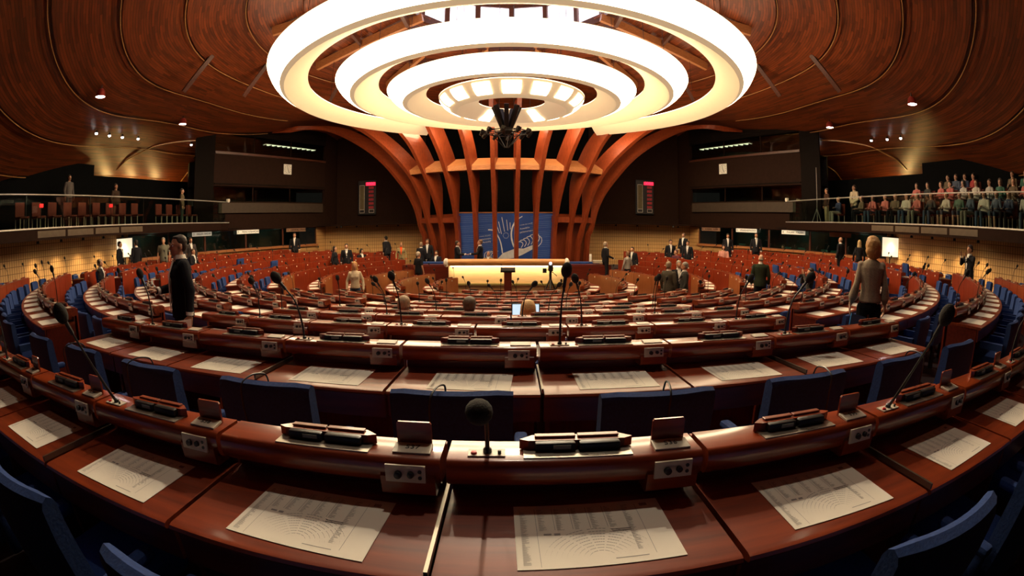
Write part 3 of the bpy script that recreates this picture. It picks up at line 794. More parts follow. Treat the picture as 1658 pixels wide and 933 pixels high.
for lbl, px in (('red-hooded spotlight on the ceiling at the far left', (-62.9, 13.82, True)), ('red-hooded spotlight under the ceiling left of the chandelier', (-92.2, 13.99, True)),
                ('red-hooded spotlight under the ceiling right of the chandelier', (95.8, 14.05, True)), ('red-hooded spotlight on the ceiling at the far right', (67.3, 13.81, True)),
                ('white pinpoint spotlight at the far left, lowest ceiling row', (-75.2, 15.56, False)), ('second white pinpoint spotlight from the far left', (-79.2, 15.62, False)),
                ('third white pinpoint spotlight from the far left', (-83.0, 15.67, False)), ('fourth white pinpoint spotlight from the far left', (-87.4, 15.70, False)), ('white pinpoint spotlight above the inner end of the left gallery', (-101, 15.54, False)),
                ('white pinpoint spotlight above the inner end of the right gallery', (105.1, 15.66, False)), ('white pinpoint spotlight on the right, inner one of three', (91.3, 15.71, False)), ('white pinpoint spotlight on the right, middle of three', (87.2, 15.75, False)), ('white pinpoint spotlight on the right, outer one of three', (83.5, 15.74, False))):
    ceil_spot(px[0], px[1], lbl, px[2])

# ------------------------------------------------------------------ dais, backdrop, lectern
DX = -0.22
t = thing('presiding_desk', 'long light maple presiding desk with a rounded orange beam top', 'desk', (DX, 3.6, -2.05))
def logtop(L, r):
    m = MB(); T = Matrix.Translation((0, 0, 1.30)) @ Euler((0, PI / 2, 0)).to_matrix().to_4x4()
    m.lathe([(r, -L / 2), (r, L / 2)], 28, 0, T); return m
logtop(5.0, 0.145).build('rounded_beam', M['daistop'], t, smooth=True)
for s_ in (-1, 1):
    m = MB(); m.ell((s_ * 2.47, -.02, 1.30), (.12, .185, .185), None, 0, 24, 14); m.build('round_end_cap', M['white'], t, smooth=True)
m = MB(); m.box((0, 0.08, 0.80), (4.76, 0.08, 0.74)); m.build('front_panel', M['dais'], t)
m = MB(); m.box((0, 0.02, 0.40), (4.9, 0.14, 0.07)); m.build('plinth_rail', mat('olive_rail', (0.24, 0.18, 0.05), 0.5), t)
m = MB(); m.box((0, 0.12, 0.19), (4.66, 0.08, 0.38)); m.build('base_panel', M['dais'], t)
m = MB(); m.box((0, 0.55, 1.22), (5.0, 0.85, 0.05)); m.build('desk_top', M['bluecloth'], t)
m = MB(); m.box((0, 0.00, 1.135), (4.6, 0.04, 0.02)); m.build('light_strip', M['spotw'], t)
for s_ in (-1, 0, 1):
    l = bpy.data.lights.new('strip', 'AREA'); l.shape = 'RECTANGLE'; l.size = 1.55; l.size_y = 0.05; l.energy = 12; l.color = (1, .82, .56)
    link('strip', l, t, (s_ * 1.56, -0.16, 1.13), (rad(18), 0, 0))
for s_, nm in ((-1, 'left'), (1, 'right')):
    t = thing('side_bench', 'long dark red bench wing on the %s of the presiding desk' % nm, 'bench', (DX + s_ * 3.5, 4.4, -2.05), s_ * 0.16)
    m = MB(); m.box((0, 0, 0.78), (2.1, 0.08, 0.62)); m.build('front_panel', M['endw'], t)
    m = MB(); m.box((0, 0.3, 1.12), (2.1, 0.6, 0.05)); m.build('bench_top', M['endw'], t)
    m = MB(); m.box((0, 0.05, 0.22), (2.0, 0.06, 0.44)); m.build('base', M['dais'], t)
    t = thing('covered_table', 'table under a blue cloth behind the bench wing on the %s' % nm, 'table', (DX + s_ * 3.3, 5.35, -1.6), s_ * 0.1)
    m = MB(); m.box((0, 0, 0.74), (1.6 if s_ > 0 else 1.3, 0.6, 0.04)); m.build('table_top', M['bluecloth'], t)
    m = MB(); m.box((0, -0.3, 0.5), (1.6 if s_ > 0 else 1.3, 0.03, 0.52)); m.build('cloth_drop', M['bluecloth'], t)
m = MB(); m.box((0, 0, 0.06), (0.5, 0.3, 0.12)); tag(m.build('document_tray', M['plate'], None, (DX + 4.05, 5.0, -0.86)), 'cream tray at the outer end of the right bench wing', 'tray')
t = thing('banner_stand', 'small white upright stand at the right end of the dais', 'stand', (DX + 3.75, 5.4, -0.86))
m = MB(); m.box((0, 0, 0.02), (0.16, 0.12, 0.03)); m.build('foot', M['black'], t); m = MB(); m.box((0, 0, 0.2), (0.10, 0.03, 0.34)); m.build('panel', M['white'], t)
# lectern
t = thing('lectern', 'narrow red lectern with a dark top in front of the presiding desk', 'lectern', (-0.15, 2.75, -2.05))
m = MB(); m.box((0, 0, 0.5), (0.30, 0.25, 1.0), bev=.01); m.build('column', M['endw'], t)
m = MB(); m.box((0, 0, 0.03), (0.5, 0.4, 0.06)); m.build('base', M['endw'], t)
m = MB(); m.box((0, 0, 0), (0.58, 0.36, 0.09), T3((0, 0, 1.06), (0.25, 0, 0)), bev=.01); m.build('reading_top', M['black'], t)
for s_ in (-1, 1):
    m = MB(); m.tube([(s_ * .24, 0.1, 1.08), (s_ * .25, 0.05, 1.2), (s_ * .25, -0.05, 1.26)], 0.008, 5); m.ell((s_ * .25, -.07, 1.27), (.02, .03, .02)); m.build('microphone', M['black'], t)
# television camera on its tripod
t = thing('television_camera', 'television camera on a black tripod in front of the right end of the presiding desk', 'camera', (1.50, 2.5, -2.05))
m = MB(); m.tube([(0, 0, 0.3), (0, 0, 1.05)], 0.05, 10); m.build('column', M['black'], t)
for k in range(3):
    a = 2 * PI * k / 3 + .5; m = MB(); m.tube([(0, 0, 0.75), (0.36 * math.cos(a), 0.36 * math.sin(a), 0.02)], 0.03, 6); m.build('leg', M['black'], t)
m = MB(); m.box((0, 0, 1.16), (0.18, 0.42, 0.22), bev=.015); m.build('body', M['black'], t)
m = MB(); m.lathe([(0.06, 0), (0.085, 0.14)], 14, 0, T3((0, -0.2, 1.16), (PI / 2, 0, 0))); m.build('lens_hood', M['black'], t)
m = MB(); m.box((-0.22, 0.1, 1.05), (0.16, 0.05, 0.18), bev=.01); m.tube([(-.2, .1, 1.05), (0, .1, 1.12)], .012, 5); m.build('monitor', M['black'], t)
m = MB(); m.ell((0, -0.02, 1.34), (0.06, 0.06, 0.06)); m.build('tally_lamp', mat('pale_blue_lamp', (.5, .7, 1), .4, emit=2, ecol=(.7, .85, 1)), t)
m = MB(); m.tube([(0, .2, 1.05), (.25, .35, .85), (.28, .36, .8)], .014, 5); m.build('pan_handle', M['black'], t)
# blue printed backdrop
t = thing('printed_backdrop', 'large blue printed backdrop with white chamber drawing behind the ribs', 'backdrop', (XC, 7.10, -1.58))
BW, BHt = 4.72, 2.95
m = MB(); m.box((0, 0, BHt / 2), (BW, 0.06, BHt)); m.build('panel', M['blueprint'], t)
m = MB()
for k in range(-2, 3): m.box((k * BW / 5, 0.25, BHt + 0.04), (BW / 5 - .04, 0.5, 0.05))
m.build('top_ledge', M['beam'], t)
f0 = -0.036
def pl(m, pts, wd, y=f0):
    """flat ribbon of width wd through 2-D points (x, z)"""
    for (x0, z0), (x1, z1) in zip(pts[:-1], pts[1:]):
        d = Vector((x1 - x0, z1 - z0)); L = d.length or 1e-4; n = Vector((-d.y, d.x)) / L * wd / 2
        m.add([(x0 - n.x, y, z0 - n.y), (x1 - n.x, y, z1 - n.y), (x1 + n.x, y, z1 + n.y), (x0 + n.x, y, z0 + n.y)], [(0, 1, 2, 3)])
def q2(u, v): return ((u - 0.5) * BW, (1 - v) * BHt)       # u,v in picture fractions
def cv(pts): return [(p.x, p.y) for p in spline([(a[0], a[1], 0) for a in pts], 6)]
U = lambda x: (x - 742.0) / 156.0
V = lambda y: (y - 349.0) / 80.0
m = MB()
for pts, wd in ((((792, 370.5), (799, 371), (804, 374), (810, 383), (813, 392), (814.5, 401)), .055), (((834, 361), (830, 368), (828.5, 377), (830, 386), (833, 393)), .075), (((840, 356), (846, 353)), .04)):
    pl(m, cv([q2(U(x), V(y)) for x, y in pts]), wd)
for x0, y0, x1, y1 in ((813.5, 354, 818, 373), (808.5, 360, 813, 376), (821, 357.5, 823, 371.5), (826.5, 361, 827, 370), (806, 366, 810, 375)):
    pl(m, [q2(U(x0), V(y0)), q2(U(x1), V(y1))], .03)
for k in range(6):      # tiers of seats, right
    x = 841 + k * 5.2; y = 392 - k * 1.6
    pl(m, cv([q2(U(x - 4), V(y - 5 - k * .6)), q2(U(x + 2), V(y - 6 - k * .7)), q2(U(x + 6), V(y - 3)), q2(U(x + 3), V(y + 2 + k * .1))]), .035)
for k in range(5):      # tiers of seats, left
    x = 786 + k * 3.4
    pl(m, cv([q2(U(x + 8), V(398)), q2(U(x + 2), V(400 + k * .4)), q2(U(x), V(405)), q2(U(x + 2), V(410))]), .03)
pl(m, cv([q2(U(870), V(377)), q2(U(876), V(381)), q2(U(876), V(387)), q2(U(871), V(392))]), .03)
m.add([(*[q2(U(a), V(b))[0] for _ in (0,)], f0 - .001, q2(U(a), V(b))[1]) for a, b in ((806, 409), (815, 401), (836, 394.5), (848, 395), (866, 389), (864, 395), (846, 403), (834, 407), (812, 410))], [tuple(range(9))])
m.build('white_drawing', M['bwhite'], t)
m = MB()
for k in range(26):
    v = 0.04 + k * 0.031
    for (u0, u1) in ((0.0, 0.42), (0.74, 1.0)):
        if (k + int(u0 * 10)) % 5 == 4: continue
        pl(m, [q2(u0 + .01, v + 0.02), q2((u0 + u1) / 2, v + .006), q2(u1 - .01, v - 0.01)], .010, f0 + .001)
m.build('pale_lines', M['bpale'], t)
def bt(txt, size, x, y, rot, al):
    me = text_mesh(txt, size, M['bwhite'], 'lettering', 0.002, al)
    p = q2(U(x), V(y)); link('lettering', me, t, (p[0], f0 - .006, p[1]), (PI / 2, -rot, 0))
bt('COUNCIL OF EUROPE', .055, 796, 377.5, rad(8), 'RIGHT'); bt('Parliamentary', .105, 796.5, 381.5, rad(8), 'RIGHT'); bt('Assembly', .105, 796.5, 385.5, rad(8), 'RIGHT')
bt("CONSEIL DE L'EUROPE", .06, 842, 364.8, rad(10), 'LEFT'); bt('Assemblée', .11, 842, 369.5, rad(10), 'LEFT'); bt('parlementaire', .115, 842, 374.0, rad(10), 'LEFT')
m = MB()
for k in range(12):
    a = 2 * PI * k / 12; c = q2(U(820), V(378)); T = Matrix.Translation((c[0] + .13 * math.cos(a), f0 - .002, c[1] + .13 * math.sin(a)))
    m.add([(.02, 0, 0), (0, 0, .02), (-.02, 0, 0), (0, 0, -.02)], [(0, 1, 2, 3)], 0, T)
m.build('star_circle', M['bwhite'], t)

# scoreboards with red figures
for sx, nm in ((-1, 'left'), (1, 'right')):
    x = -8.60 if sx < 0 else 7.85
    t = thing('scoreboard', 'tall black display board with red figures on the %s wall' % nm, 'display board', (x, 11.90, 1.55))
    m = MB(); m.box((0, 0.05, 1.05), (1.12, 0.12, 2.05), bev=.02); m.build('casing', M['black'], t)
    m = MB(); m.box((-0.30, -0.02, 1.02), (0.30, 0.02, 1.42)); m.build('name_column', mat('olive_strip', (0.12, 0.09, 0.035), .6), t)
    m = MB()
    for xx in (-.45, -.15): m.box((xx, -.035, 0.96), (.02, .02, 1.66))
    for zz in (1.78, .33, .14): m.box((-.30, -.035, zz), (.32, .02, .03))
    for zz in (.33, .14): m.box((.30, -.035, zz), (.30, .02, .025))
    for xx in (.15, .45): m.box((xx, -.035, .235), (.015, .02, .2))
    m.build('frame_lines', mat('pale_frame', (.55, .5, .42), .5), t)
    m = MB(); m.box((.24, -0.02, 1.86), (.62, .02, .20)); m.build('lit_band', mat('red_band', (.3, .01, .02), .5, emit=.9, ecol=(1, .02, .06)), t)
    link('red_figures', text_mesh('0000', .26, M['led'], ext=.004), t, (.24, -.04, 1.86), (PI / 2, 0, 0))
    for k in range(6):
        link('dim_figures', text_mesh('888', .21, M['leddim'], ext=.004), t, (.28, -.04, 1.62 - k * .235), (PI / 2, 0, 0))
# clocks
def on_upper(t_, z, sx, off):
    c, ang = on_line((-14.35, 3.9), (-11.0, 11.0), t_, off, sx); return c, ang
for sx, nm in ((-1, 'left'), (1, 'right')):
    c, ang = on_upper(0.62 if sx < 0 else .66, 4.2, sx, -0.05)
    if sx > 0: ang += PI
    t = thing('wall_clock', 'square white clock on the dark upper wall on the %s' % nm, 'clock', (c.x, c.y, 4.15), ang)
    m = MB(); m.box((0, 0, 0), (0.56, 0.05, 0.56), bev=.01); m.build('face', M['white'], t)
    for k in range(12):
        a = 2 * PI * k / 12; m = MB(); m.box((0.22 * math.sin(a), -.03, .22 * math.cos(a)), (.025, .01, .025)); m.build('hour_mark', M['black'], t)
    m = MB(); m.add([(-.015, -.032, 0), (.015, -.032, 0), (.01 + .10, -.032, -.18), (-.01 + .09, -.032, -.19)], [(0, 1, 2, 3)]); m.build('hour_hand', M['black'], t)
    m = MB(); m.add([(-.012, -.034, 0), (.012, -.034, 0), (-.03, -.034, .22), (-.045, -.034, .215)], [(0, 1, 2, 3)]); m.build('minute_hand', M['black'], t)
# language signs above the booths
def booth_sign(x, y, z, ang, n, a, b, label, dim=False, wd=1.45):
    t = thing('language_sign', label, 'sign', (x, y, z), ang)
    m = MB(); m.box((0, 0, 0), (wd, 0.04, 0.19)); m.build('board', mat('brightened_board', (.85, .78, .66), .5, emit=.30, ecol=(1, .86, .62), var=.03) if not dim else mat('shaded_board', (.30, .16, .10), .6), t)  # emission stands in for light on white boards; dim ones have shade coloured in
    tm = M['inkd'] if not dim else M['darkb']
    if not n: return
    link('lettering', text_mesh(n, .15, tm, ext=.003), t, (-wd / 2 + .09, -.024, 0), (PI / 2, 0, 0))
    link('lettering', text_mesh(a, .13, tm, ext=.003), t, (-.17, -.024, 0), (PI / 2, 0, 0))
    link('lettering', text_mesh(b, .13, tm, ext=.003), t, (.40, -.024, 0), (PI / 2, 0, 0))
def sign_pos(sx, az, seg):
    p, q = BOOTH[seg]
    c, ang = on_line(p, q, az, -0.12, sx); return c.x, c.y, (ang if sx < 0 else ang + PI)
for sx, seg, tt, n, a, b, lb, dm in ((-1, 0, .93, '2', 'ENGLISH', 'ANGLAIS', 'white sign reading ENGLISH ANGLAIS above a booth', False), (-1, 1, .34, '1', 'FRENCH', 'FRANÇAIS', 'white sign reading FRENCH FRANÇAIS above a booth', False),
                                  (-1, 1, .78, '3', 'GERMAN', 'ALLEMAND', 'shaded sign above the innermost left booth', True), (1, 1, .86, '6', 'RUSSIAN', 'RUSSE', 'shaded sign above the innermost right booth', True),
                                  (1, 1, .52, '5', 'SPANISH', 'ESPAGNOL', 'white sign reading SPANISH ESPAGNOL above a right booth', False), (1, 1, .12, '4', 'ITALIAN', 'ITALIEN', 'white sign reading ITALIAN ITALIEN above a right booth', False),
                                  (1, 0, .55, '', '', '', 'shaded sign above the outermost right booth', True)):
    x, y, an = sign_pos(sx, tt, seg); booth_sign(x, y, 0.80, an, n, a, b, lb, dm)
# glowing square screens on the side walls
for sx, nm in ((-1, 'left'), (1, 'right')):
    t = thing('lit_wall_screen', 'glowing square screen on the slatted wall, %s side' % nm, 'screen', (XC + sx * 14.6, -2.2, 0.45), sx * -0.55)
    m = MB(); m.box((0, 0, 0), (0.72, 0.05, 0.72)); m.build('screen', M['screen'], t)
    m = MB(); m.box((0, 0.04, -0.0), (0.78, 0.05, 0.78)); m.build('casing', M['black'], t)
    m = MB(); m.tube([(0, .06, -.36), (0, .06, -1.3)], .03, 8); m.build('stand', M['black'], t)
# teal booth chairs
def booth_chair(x, y, ang, lb):
    t = thing('booth_chair', lb, 'chair', (x, y, -1.15), ang, 'teal chairs inside the booths')
    m = MB(); m.box((0, 0, .95), (.48, .10, .55), bev=.04); m.build('backrest', M['teal'], t)
    m = MB(); m.box((0, -.24, .55), (.46, .44, .10), bev=.03); m.build('seat', M['teal'], t)
    m = MB(); m.tube([(0, -.2, .5), (0, -.2, .05)], .03, 6); m.build('pedestal', M['black'], t)
for k, tt in enumerate((.62, .74, .88)):
    x, y, an = sign_pos(1, tt, 0); booth_chair(x + .55, y, an, 'teal chair inside the outer right booth, %s from its back end' % NUM[k])
for k, tt in enumerate((.1, .22, .62)):
    x, y, an = sign_pos(1, tt, 1); booth_chair(x + .6, y + .3, an, 'teal chair inside the middle right booths, %s from the back' % NUM[k])
for k, tt in enumerate((.75, .9)):
    x, y, an = sign_pos(-1, tt, 0); booth_chair(x - .65, y, an, 'teal chair inside the left booth under the ENGLISH sign, %s from the back' % NUM[k])

# ------------------------------------------------------------------ desks
def plate_parts():
    pass
MC = {}
def cached(key, fn):
    if key not in MC: MC[key] = fn()
    return MC[key]
def desk_meshes(row, n=1, light=False):
    """shared meshes for a desk n seats wide in a row; left edge at -n*W/2"""
    R = R_[row]; half = n * W / 2 - 0.009; a = half / R; sg = 5 * n if R > 8 else 4 * n
    d = {}
    m = MB()
    m.arc(R, [(-.03, .886), (.092, .886), (.104, .881), (.112, .868), (.113, .835), (.106, .812), (.09, .80), (.02, .796), (-.03, .80)], -a, a, sg)
    for s_ in range(n):
        c = -n * W / 2 + (s_ + .645) * W; c = -n * W / 2 + s_ * W + .645
        m.arc(R, [(.02, .80), (.100, .80), (.112, .84), (.122, .832), (.118, .775), (.108, .768), (.02, .768)], (c - .075) / R, (c + .082) / R, 2)
    d['console'] = m.mesh('console', M['desk'], True)
    m = MB()
    m.arc(R, [(.0, .715), (.0, .74), (.445, .74), (.458, .736), (.464, .726), (.458, .716), (.445, .712)], -a, a, sg)
    d['worktop'] = m.mesh('worktop', M['top'], True)
    m = MB(); m.arc(R, [(.0, .735), (.012, .735), (.012, .80), (.0, .80)], -a, a, sg)
    d['back_rail'] = m.mesh('back_rail', M['endw'], True)
    m = MB(); m.arc(R, [(.415, .585), (.432, .585), (.432, .715), (.415, .715)], -a, a, sg)
    d['apron'] = m.mesh('apron', M['endw'], True)
    m = MB(); m.arc(R, [(-.052, -.15), (-.030, -.15), (-.030, .872), (-.052, .872)], -a, a, sg)
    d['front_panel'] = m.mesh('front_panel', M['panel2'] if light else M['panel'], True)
    m = MB(); m.box((-n * W / 2 + .02, -.2, .36), (.025, .40, .71)); d['side_panel'] = m.mesh('side_panel', M['endw'])
    m = MB(); m.box((n * W / 2 - .02, -.2, .36), (.025, .40, .71)); d['side_panel2'] = m.mesh('side_panel', M['endw'])
    return d
# small parts shared by all rows, local to a seat whose left edge is x = -W/2
def L(x): return -W / 2 + x
CY = -0.05
m = MB(); m.box((0, 0, 0), (.128, .008, .058), bev=0); PLATE = m.mesh('control_panel', M['plate'])
m = MB(); m.lathe([(.013, 0), (.012, .012), (.004, .014)], 12, 0, T3((0, 0, 0), (PI / 2, 0, 0))); KNOB = m.mesh('knob', M['black'], True)
m = MB(); m.lathe([(.0065, 0), (.0065, .003)], 10, 0, T3((0, 0, 0), (PI / 2, 0, 0))); JACK = m.mesh('socket', M['black'])
m = MB(); m.box((0, 0, 0), (.128, .008, .058)); m.lathe([(.014, 0), (.012, .012)], 8, 1, T3((-.022, -.003, -.002), (PI / 2, 0, 0))); m.lathe([(.011, 0), (.01, .012)], 8, 1, T3((.018, -.003, 0), (PI / 2, 0, 0)))
m.box((.047, -.004, .009), (.012, .004, .012), mi=1); m.box((.047, -.004, -.012), (.012, .004, .012), mi=1); PLATE2 = m.mesh('control_panel', [M['plate'], M['black']])
# voting box: hexagonal wooden lid halves over a black device, on a metal plate
m = MB()
hexp = [(-.155, .0), (-.125, .028), (.125, .028), (.155, .0), (.125, -.02), (-.125, -.02)]
m.prism([(-.165, .012), (-.128, .040), (.128, .040), (.165, .012), (.14, .0), (-.14, .0)], .030)
BOXW = m.mesh('voting_box', M['desk'])
m = MB(); m.box((-.062, .026, .034), (.118, .022, .006), bev=.002); m.box((.064, .026, .034), (.122, .022, .006), bev=.002); BOXL = m.mesh('lid', M['rib'])
m = MB(); m.box((-.064, .008, .016), (.116, .03, .026), bev=.005); m.box((.064, .006, .016), (.122, .034, .028), bev=.009); DEV = m.mesh('device', M['black'], True)
m = MB(); m.box((-.045, -.0085, .017), (.05, .002, .012)); DSP = m.mesh('display', mat('grey_display', (.35, .36, .28), .35))
m = MB(); m.box((0, -.02, .0), (.31, .07, .004)); m.box((.05, -.045, .003), (.05, .01, .002)); BPL = m.mesh('base_plate', M['metal'])
m = MB(); m.prism([(-.165, .012), (-.128, .040), (.128, .040), (.165, .012), (.14, .0), (-.14, .0)], .030); m.box((-.062, .026, .034), (.118, .022, .006), mi=0); m.box((.064, .026, .034), (.122, .022, .006), mi=0)
m.box((-.064, .004, .016), (.116, .03, .026), mi=1); m.box((.064, .002, .016), (.122, .034, .028), mi=1); m.box((0, -.02, .0), (.31, .06, .004), mi=2); BOXF = m.mesh('voting_box', [M['rib'], M['black'], M['metal']])
m = MB(); m.box((0, 0, 0), (.112, .055, .010), bev=.002); NPL = m.mesh('number_plate', M['plate'])
m = MB(); bm = None
m.prism([(-.052, 0), (.052, 0), (.052, .072), (.047, .078), (-.047, .078), (-.052, .072)], .008, T3((0, 0, 0), (PI / 2, 0, 0))); FLAP = m.mesh('number_holder', M['desk'])
m = MB(); m.box((0, 0, 0), (.105, .046, .004)); MPL = m.mesh('microphone_plate', M['plate'])
m = MB(); m.lathe([(.009, 0), (.008, .006), (.002, .008)], 12); RBT = m.mesh('red_button', M['red'], True)
m = MB(); m.lathe([(.005, 0), (.005, .01), (.002, .011)], 8); BBT = m.mesh('black_button', M['black'], True)
def mic_mesh(dx, dy, hz, straight=False):
    m = MB(); pts = spline([(0, 0, 0), (dx * .3, dy * .3, hz * .3), (dx * .62, dy * .62, hz * .63), (dx, dy, hz)] if straight else [(0, 0, 0), (dx * .08, dy * .02, hz * .3), (dx * .35, dy * .25, hz * .68), (dx * .86, dy * .82, hz * .95)], 5)
    m.lathe([(.013, 0), (.012, .012), (.007, .016)], 10)
    m.tube(pts, [.0065 if i < len(pts) * .45 else .0048 for i in range(len(pts))], 7)
    d = (pts[-1] - pts[-2]).normalized(); p = pts[-1]
    m.tube([p - d * .02, p + d * .06], .010, 8)
    f = MB(); T = Matrix.Translation(p + d * .075) @ d.to_track_quat('Z', 'Y').to_matrix().to_4x4(); f.ell((0, 0, 0), (.030, .030, .044), T, 0, 14, 10)
    return m.mesh('microphone', M['black'], True), f.mesh('windscreen', M['foam'], True)
MICS = [mic_mesh(dx, dy, hz) for dx, dy, hz in ((-.02, -.10, .34), (-.08, -.06, .35), (.03, -.12, .33), (.10, -.10, .32), (-.12, -.09, .31), (.01, -.04, .36))]
MB1 = mic_mesh(-.13, -.03, .33); MB2 = mic_mesh(.022, -.02, .355); MB3 = mic_mesh(.12, -.05, .33); MB0 = mic_mesh(-.06, -.03, .34); MC1 = mic_mesh(-.05, -.03, .36); MC2 = mic_mesh(-.055, -.03, .34); MC3 = mic_mesh(.09, -.04, .34)
MICC = mic_mesh(-.004, -.27, .225)
MICL = mic_mesh(.0, -.19, .33, True)
MICR = mic_mesh(.0, -.19, .33, True)
def put_mic(parent, row, x, i, special=None, detail=True):
    R = R_[row]; a = x / R; y0 = -.055
    me, fo = special or MICS[i % len(MICS)]
    ox, oy = (R - y0 - 0) * 0, 0
    px = (R + .055) * math.sin(a); py = -(R + .055) * math.cos(a) + R
    o = link('microphone', me, parent, (px, py, .890)); link('windscreen', fo, o)
    if detail:
        pl_ = link('microphone_plate', MPL, parent, (px - .002, py - .002, .889))
        link('red_button', RBT, pl_, (-.036, -.008, .002)); link('black_button', BBT, pl_, (.036, -.008, .002))
    return o
ndesk = 0
def make_desk(row, phi, n, label, lod, mic, seatno=0, numbers=None, endL=False, endR=False, zoff=0.0, light=False):
    global ndesk
    R = R_[row]; d = cached((row, n, light), lambda: desk_meshes(row, n, light))
    t = thing('delegate_desk', label, 'desk', (R * math.sin(phi), -R * math.cos(phi), fz(row) + zoff), phi, 'delegate desks')
    link('worktop', d['worktop'], t); link('console', d['console'], t)
    link('front_panel', d['front_panel'], t)
    if lod < 2: link('apron', d['apron'], t); link('back_rail', d['back_rail'], t)
    link('side_panel', d['side_panel'], t)
    if endR or lod == 2: link('side_panel', d['side_panel2'], t)
    def at(x, dr, z):
        a = x / R; return ((R + dr) * math.sin(a), -(R + dr) * math.cos(a) + R, z), (0, 0, a)
    for s_ in range(n):
        x0 = -n * W / 2 + s_ * W
        if lod == 0:
            p, r = at(x0 + .645, .124, .846)
            pn = link('control_panel', PLATE, t, p, (rad(-4), 0, r[2])); pn.scale = (.9, 1, .9)
            link('knob', KNOB, pn, (-.022, -.004, -.002)); k2 = link('knob', KNOB, pn, (.018, -.004, 0)); k2.scale = (.85, .85, .85)
            link('socket', JACK, pn, (.047, -.003, .010)); link('socket', JACK, pn, (.047, -.003, -.011))
            p, r = at(x0 + .375, .035, .888)
            bx = link('voting_box', BOXW, t, p, r); link('lid', BOXL, bx); link('device', DEV, bx, (0, -.012, 0)); link('display', DSP, bx, (0, -.012, 0)); link('base_plate', BPL, bx)
            p, r = at(x0 + .655, .052, .891); npl = link('number_plate', NPL, t, p, (rad(8), 0, r[2]))
            if numbers:
                link('number', text_mesh(str(numbers[s_]), .029, M['inkd'], ext=.0004), npl, (0, .002, .0062))
            if row == 'A':
                p, r = at(x0 + .655, .012, .885); link('number_holder', FLAP, t, p, r)
        elif lod == 1:
            p, r = at(x0 + .645, .124, .846); link('control_panel', PLATE2, t, p, r)
            p, r = at(x0 + .375, .045, .888); link('voting_box', BOXF, t, p, r)
            p, r = at(x0 + .655, .052, .888); link('number_plate', NPL, t, p, r)
        else:
            a = (x0 + W / 2) / R
            p, r = at(x0 + .375, -.055, .795); link('number_tag', TAG, t, p, r)
            p, r = at(x0 + .375, .045, .888); link('voting_box', BOXF, t, p, r)
    if mic is not None and mic is not False:
        sp = mic if isinstance(mic, tuple) else None
        put_mic(t, row, -n * W / 2 + .12, ndesk, sp, lod < 2)
    ndesk += 1
    return t
m = MB(); m.lathe([(.026, 0), (.026, .008), (.001, .010)], 10, 0, T3((0, 0, 0), (-PI / 2, 0, 0))); TAG = m.mesh('number_tag', M['white'])

# ------------------------------------------------------------------ chairs
def bx_mesh(name, parts, mt, smooth=True):
    m = MB()
    for c, d, b in parts: m.box(c, d, bev=b)
    return m.mesh(name, mt, smooth)
def back_mesh():
    m = MB(); n = 8; prof = []
    # gently curved padded back, rounded over at the top; local y- is behind the sitter
    k = 10; sec = [(.00, .44), (-.02, .62), (-.05, .80), (-.062, .885), (-.075, .915), (-.10, .925), (-.128, .915), (-.140, .885), (-.135, .78), (-.11, .60), (-.09, .44)]
    vs = []; fs = []
    for i in range(n + 1):
        u = -1 + 2 * i / n; x = .232 * u; cr = .035 * u * u
        e = 1 - (abs(u) > .99) * .25
        for (y, z) in sec:
            yy = -.07 + (y + .07) * e; vs.append((x * (1 + .04 * (z - .44)), yy + cr, z - (.012 if abs(u) > .99 and z > .9 else 0)))
    q = len(sec)
    for i in range(n):
        for j in range(q): fs.append((i * q + j, (i + 1) * q + j, (i + 1) * q + (j + 1) % q, i * q + (j + 1) % q))
    fs.append(tuple(range(q))); fs.append(tuple(n * q + j for j in range(q))[::-1])
    m.add(vs, fs); return m
CB = back_mesh().mesh('backrest', M['blue'], True)
CS = bx_mesh('seat', [((0, .22, .44), (.46, .44, .10), .03)], M['blue'])
CA = bx_mesh('armrest', [((0, .10, .60), (.06, .28, .045), .018), ((0, .0, .50), (.05, .06, .20), .015)], M['blue'])
m = MB(); m.lathe([(.22, 0), (.21, .03), (.04, .06), (.03, .38), (.06, .40)], 14); CP = m.mesh('pedestal', M['black'], True)
m = MB()
bmb = back_mesh(); m.add(bmb.v, bmb.f); m.box((0, .22, .44), (.46, .44, .10), bev=.02); m.box((-.27, .14, .62), (.06, .32, .08)); m.box((.27, .14, .62), (.06, .32, .08)); m.lathe([(.2, 0), (.04, .05), (.03, .4)], 8, 1)
CF = m.mesh('chair', [M['blue'], M['black']], True)
m = MB()
pts = [(0.03, .02, .88), (.03, .0, .925), (.02, -.05, .943), (.01, -.10, .945), (0, -.15, .925), (-.005, -.155, .86), (0, -.15, .76), (.01, -.15, .69)]
m.tube(spline(pts, 5), .004, 6)
HB = m.mesh('headband', M['black'], True)
m = MB(); m.ell((.01, -.155, .675), (.016, .012, .020)); m.ell((.03, -.158, .645), (.012, .010, .015)); HE = m.mesh('earpiece', mat('earpiece_grey', (.22, .18, .14), .4), True)
nchair = 0
CHLIM = 300
def make_chair(row, phi, label, near, dr=.80, rz=0.0, zoff=0.0, high=0.0):
    global nchair
    if nchair >= CHLIM: return None
    nchair += 1
    R = R_[row] + dr
    loc = (R * math.sin(phi), -R * math.cos(phi), fz(row) + zoff + high)
    if near:
        t = thing('delegate_chair', label, 'chair', loc, phi + rz, 'blue delegate chairs')
        link('backrest', CB, t); link('seat', CS, t); link('armrest', CA, t, (-.27, 0, 0)); link('armrest', CA, t, (.27, 0, 0)); link('pedestal', CP, t, (0, .2, 0))
    else:
        t = tag(link('delegate_chair', CF, None, loc, (0, 0, phi + rz)), label, 'chair', 'blue delegate chairs')
        t.scale = (1, 1, .90)
    return t

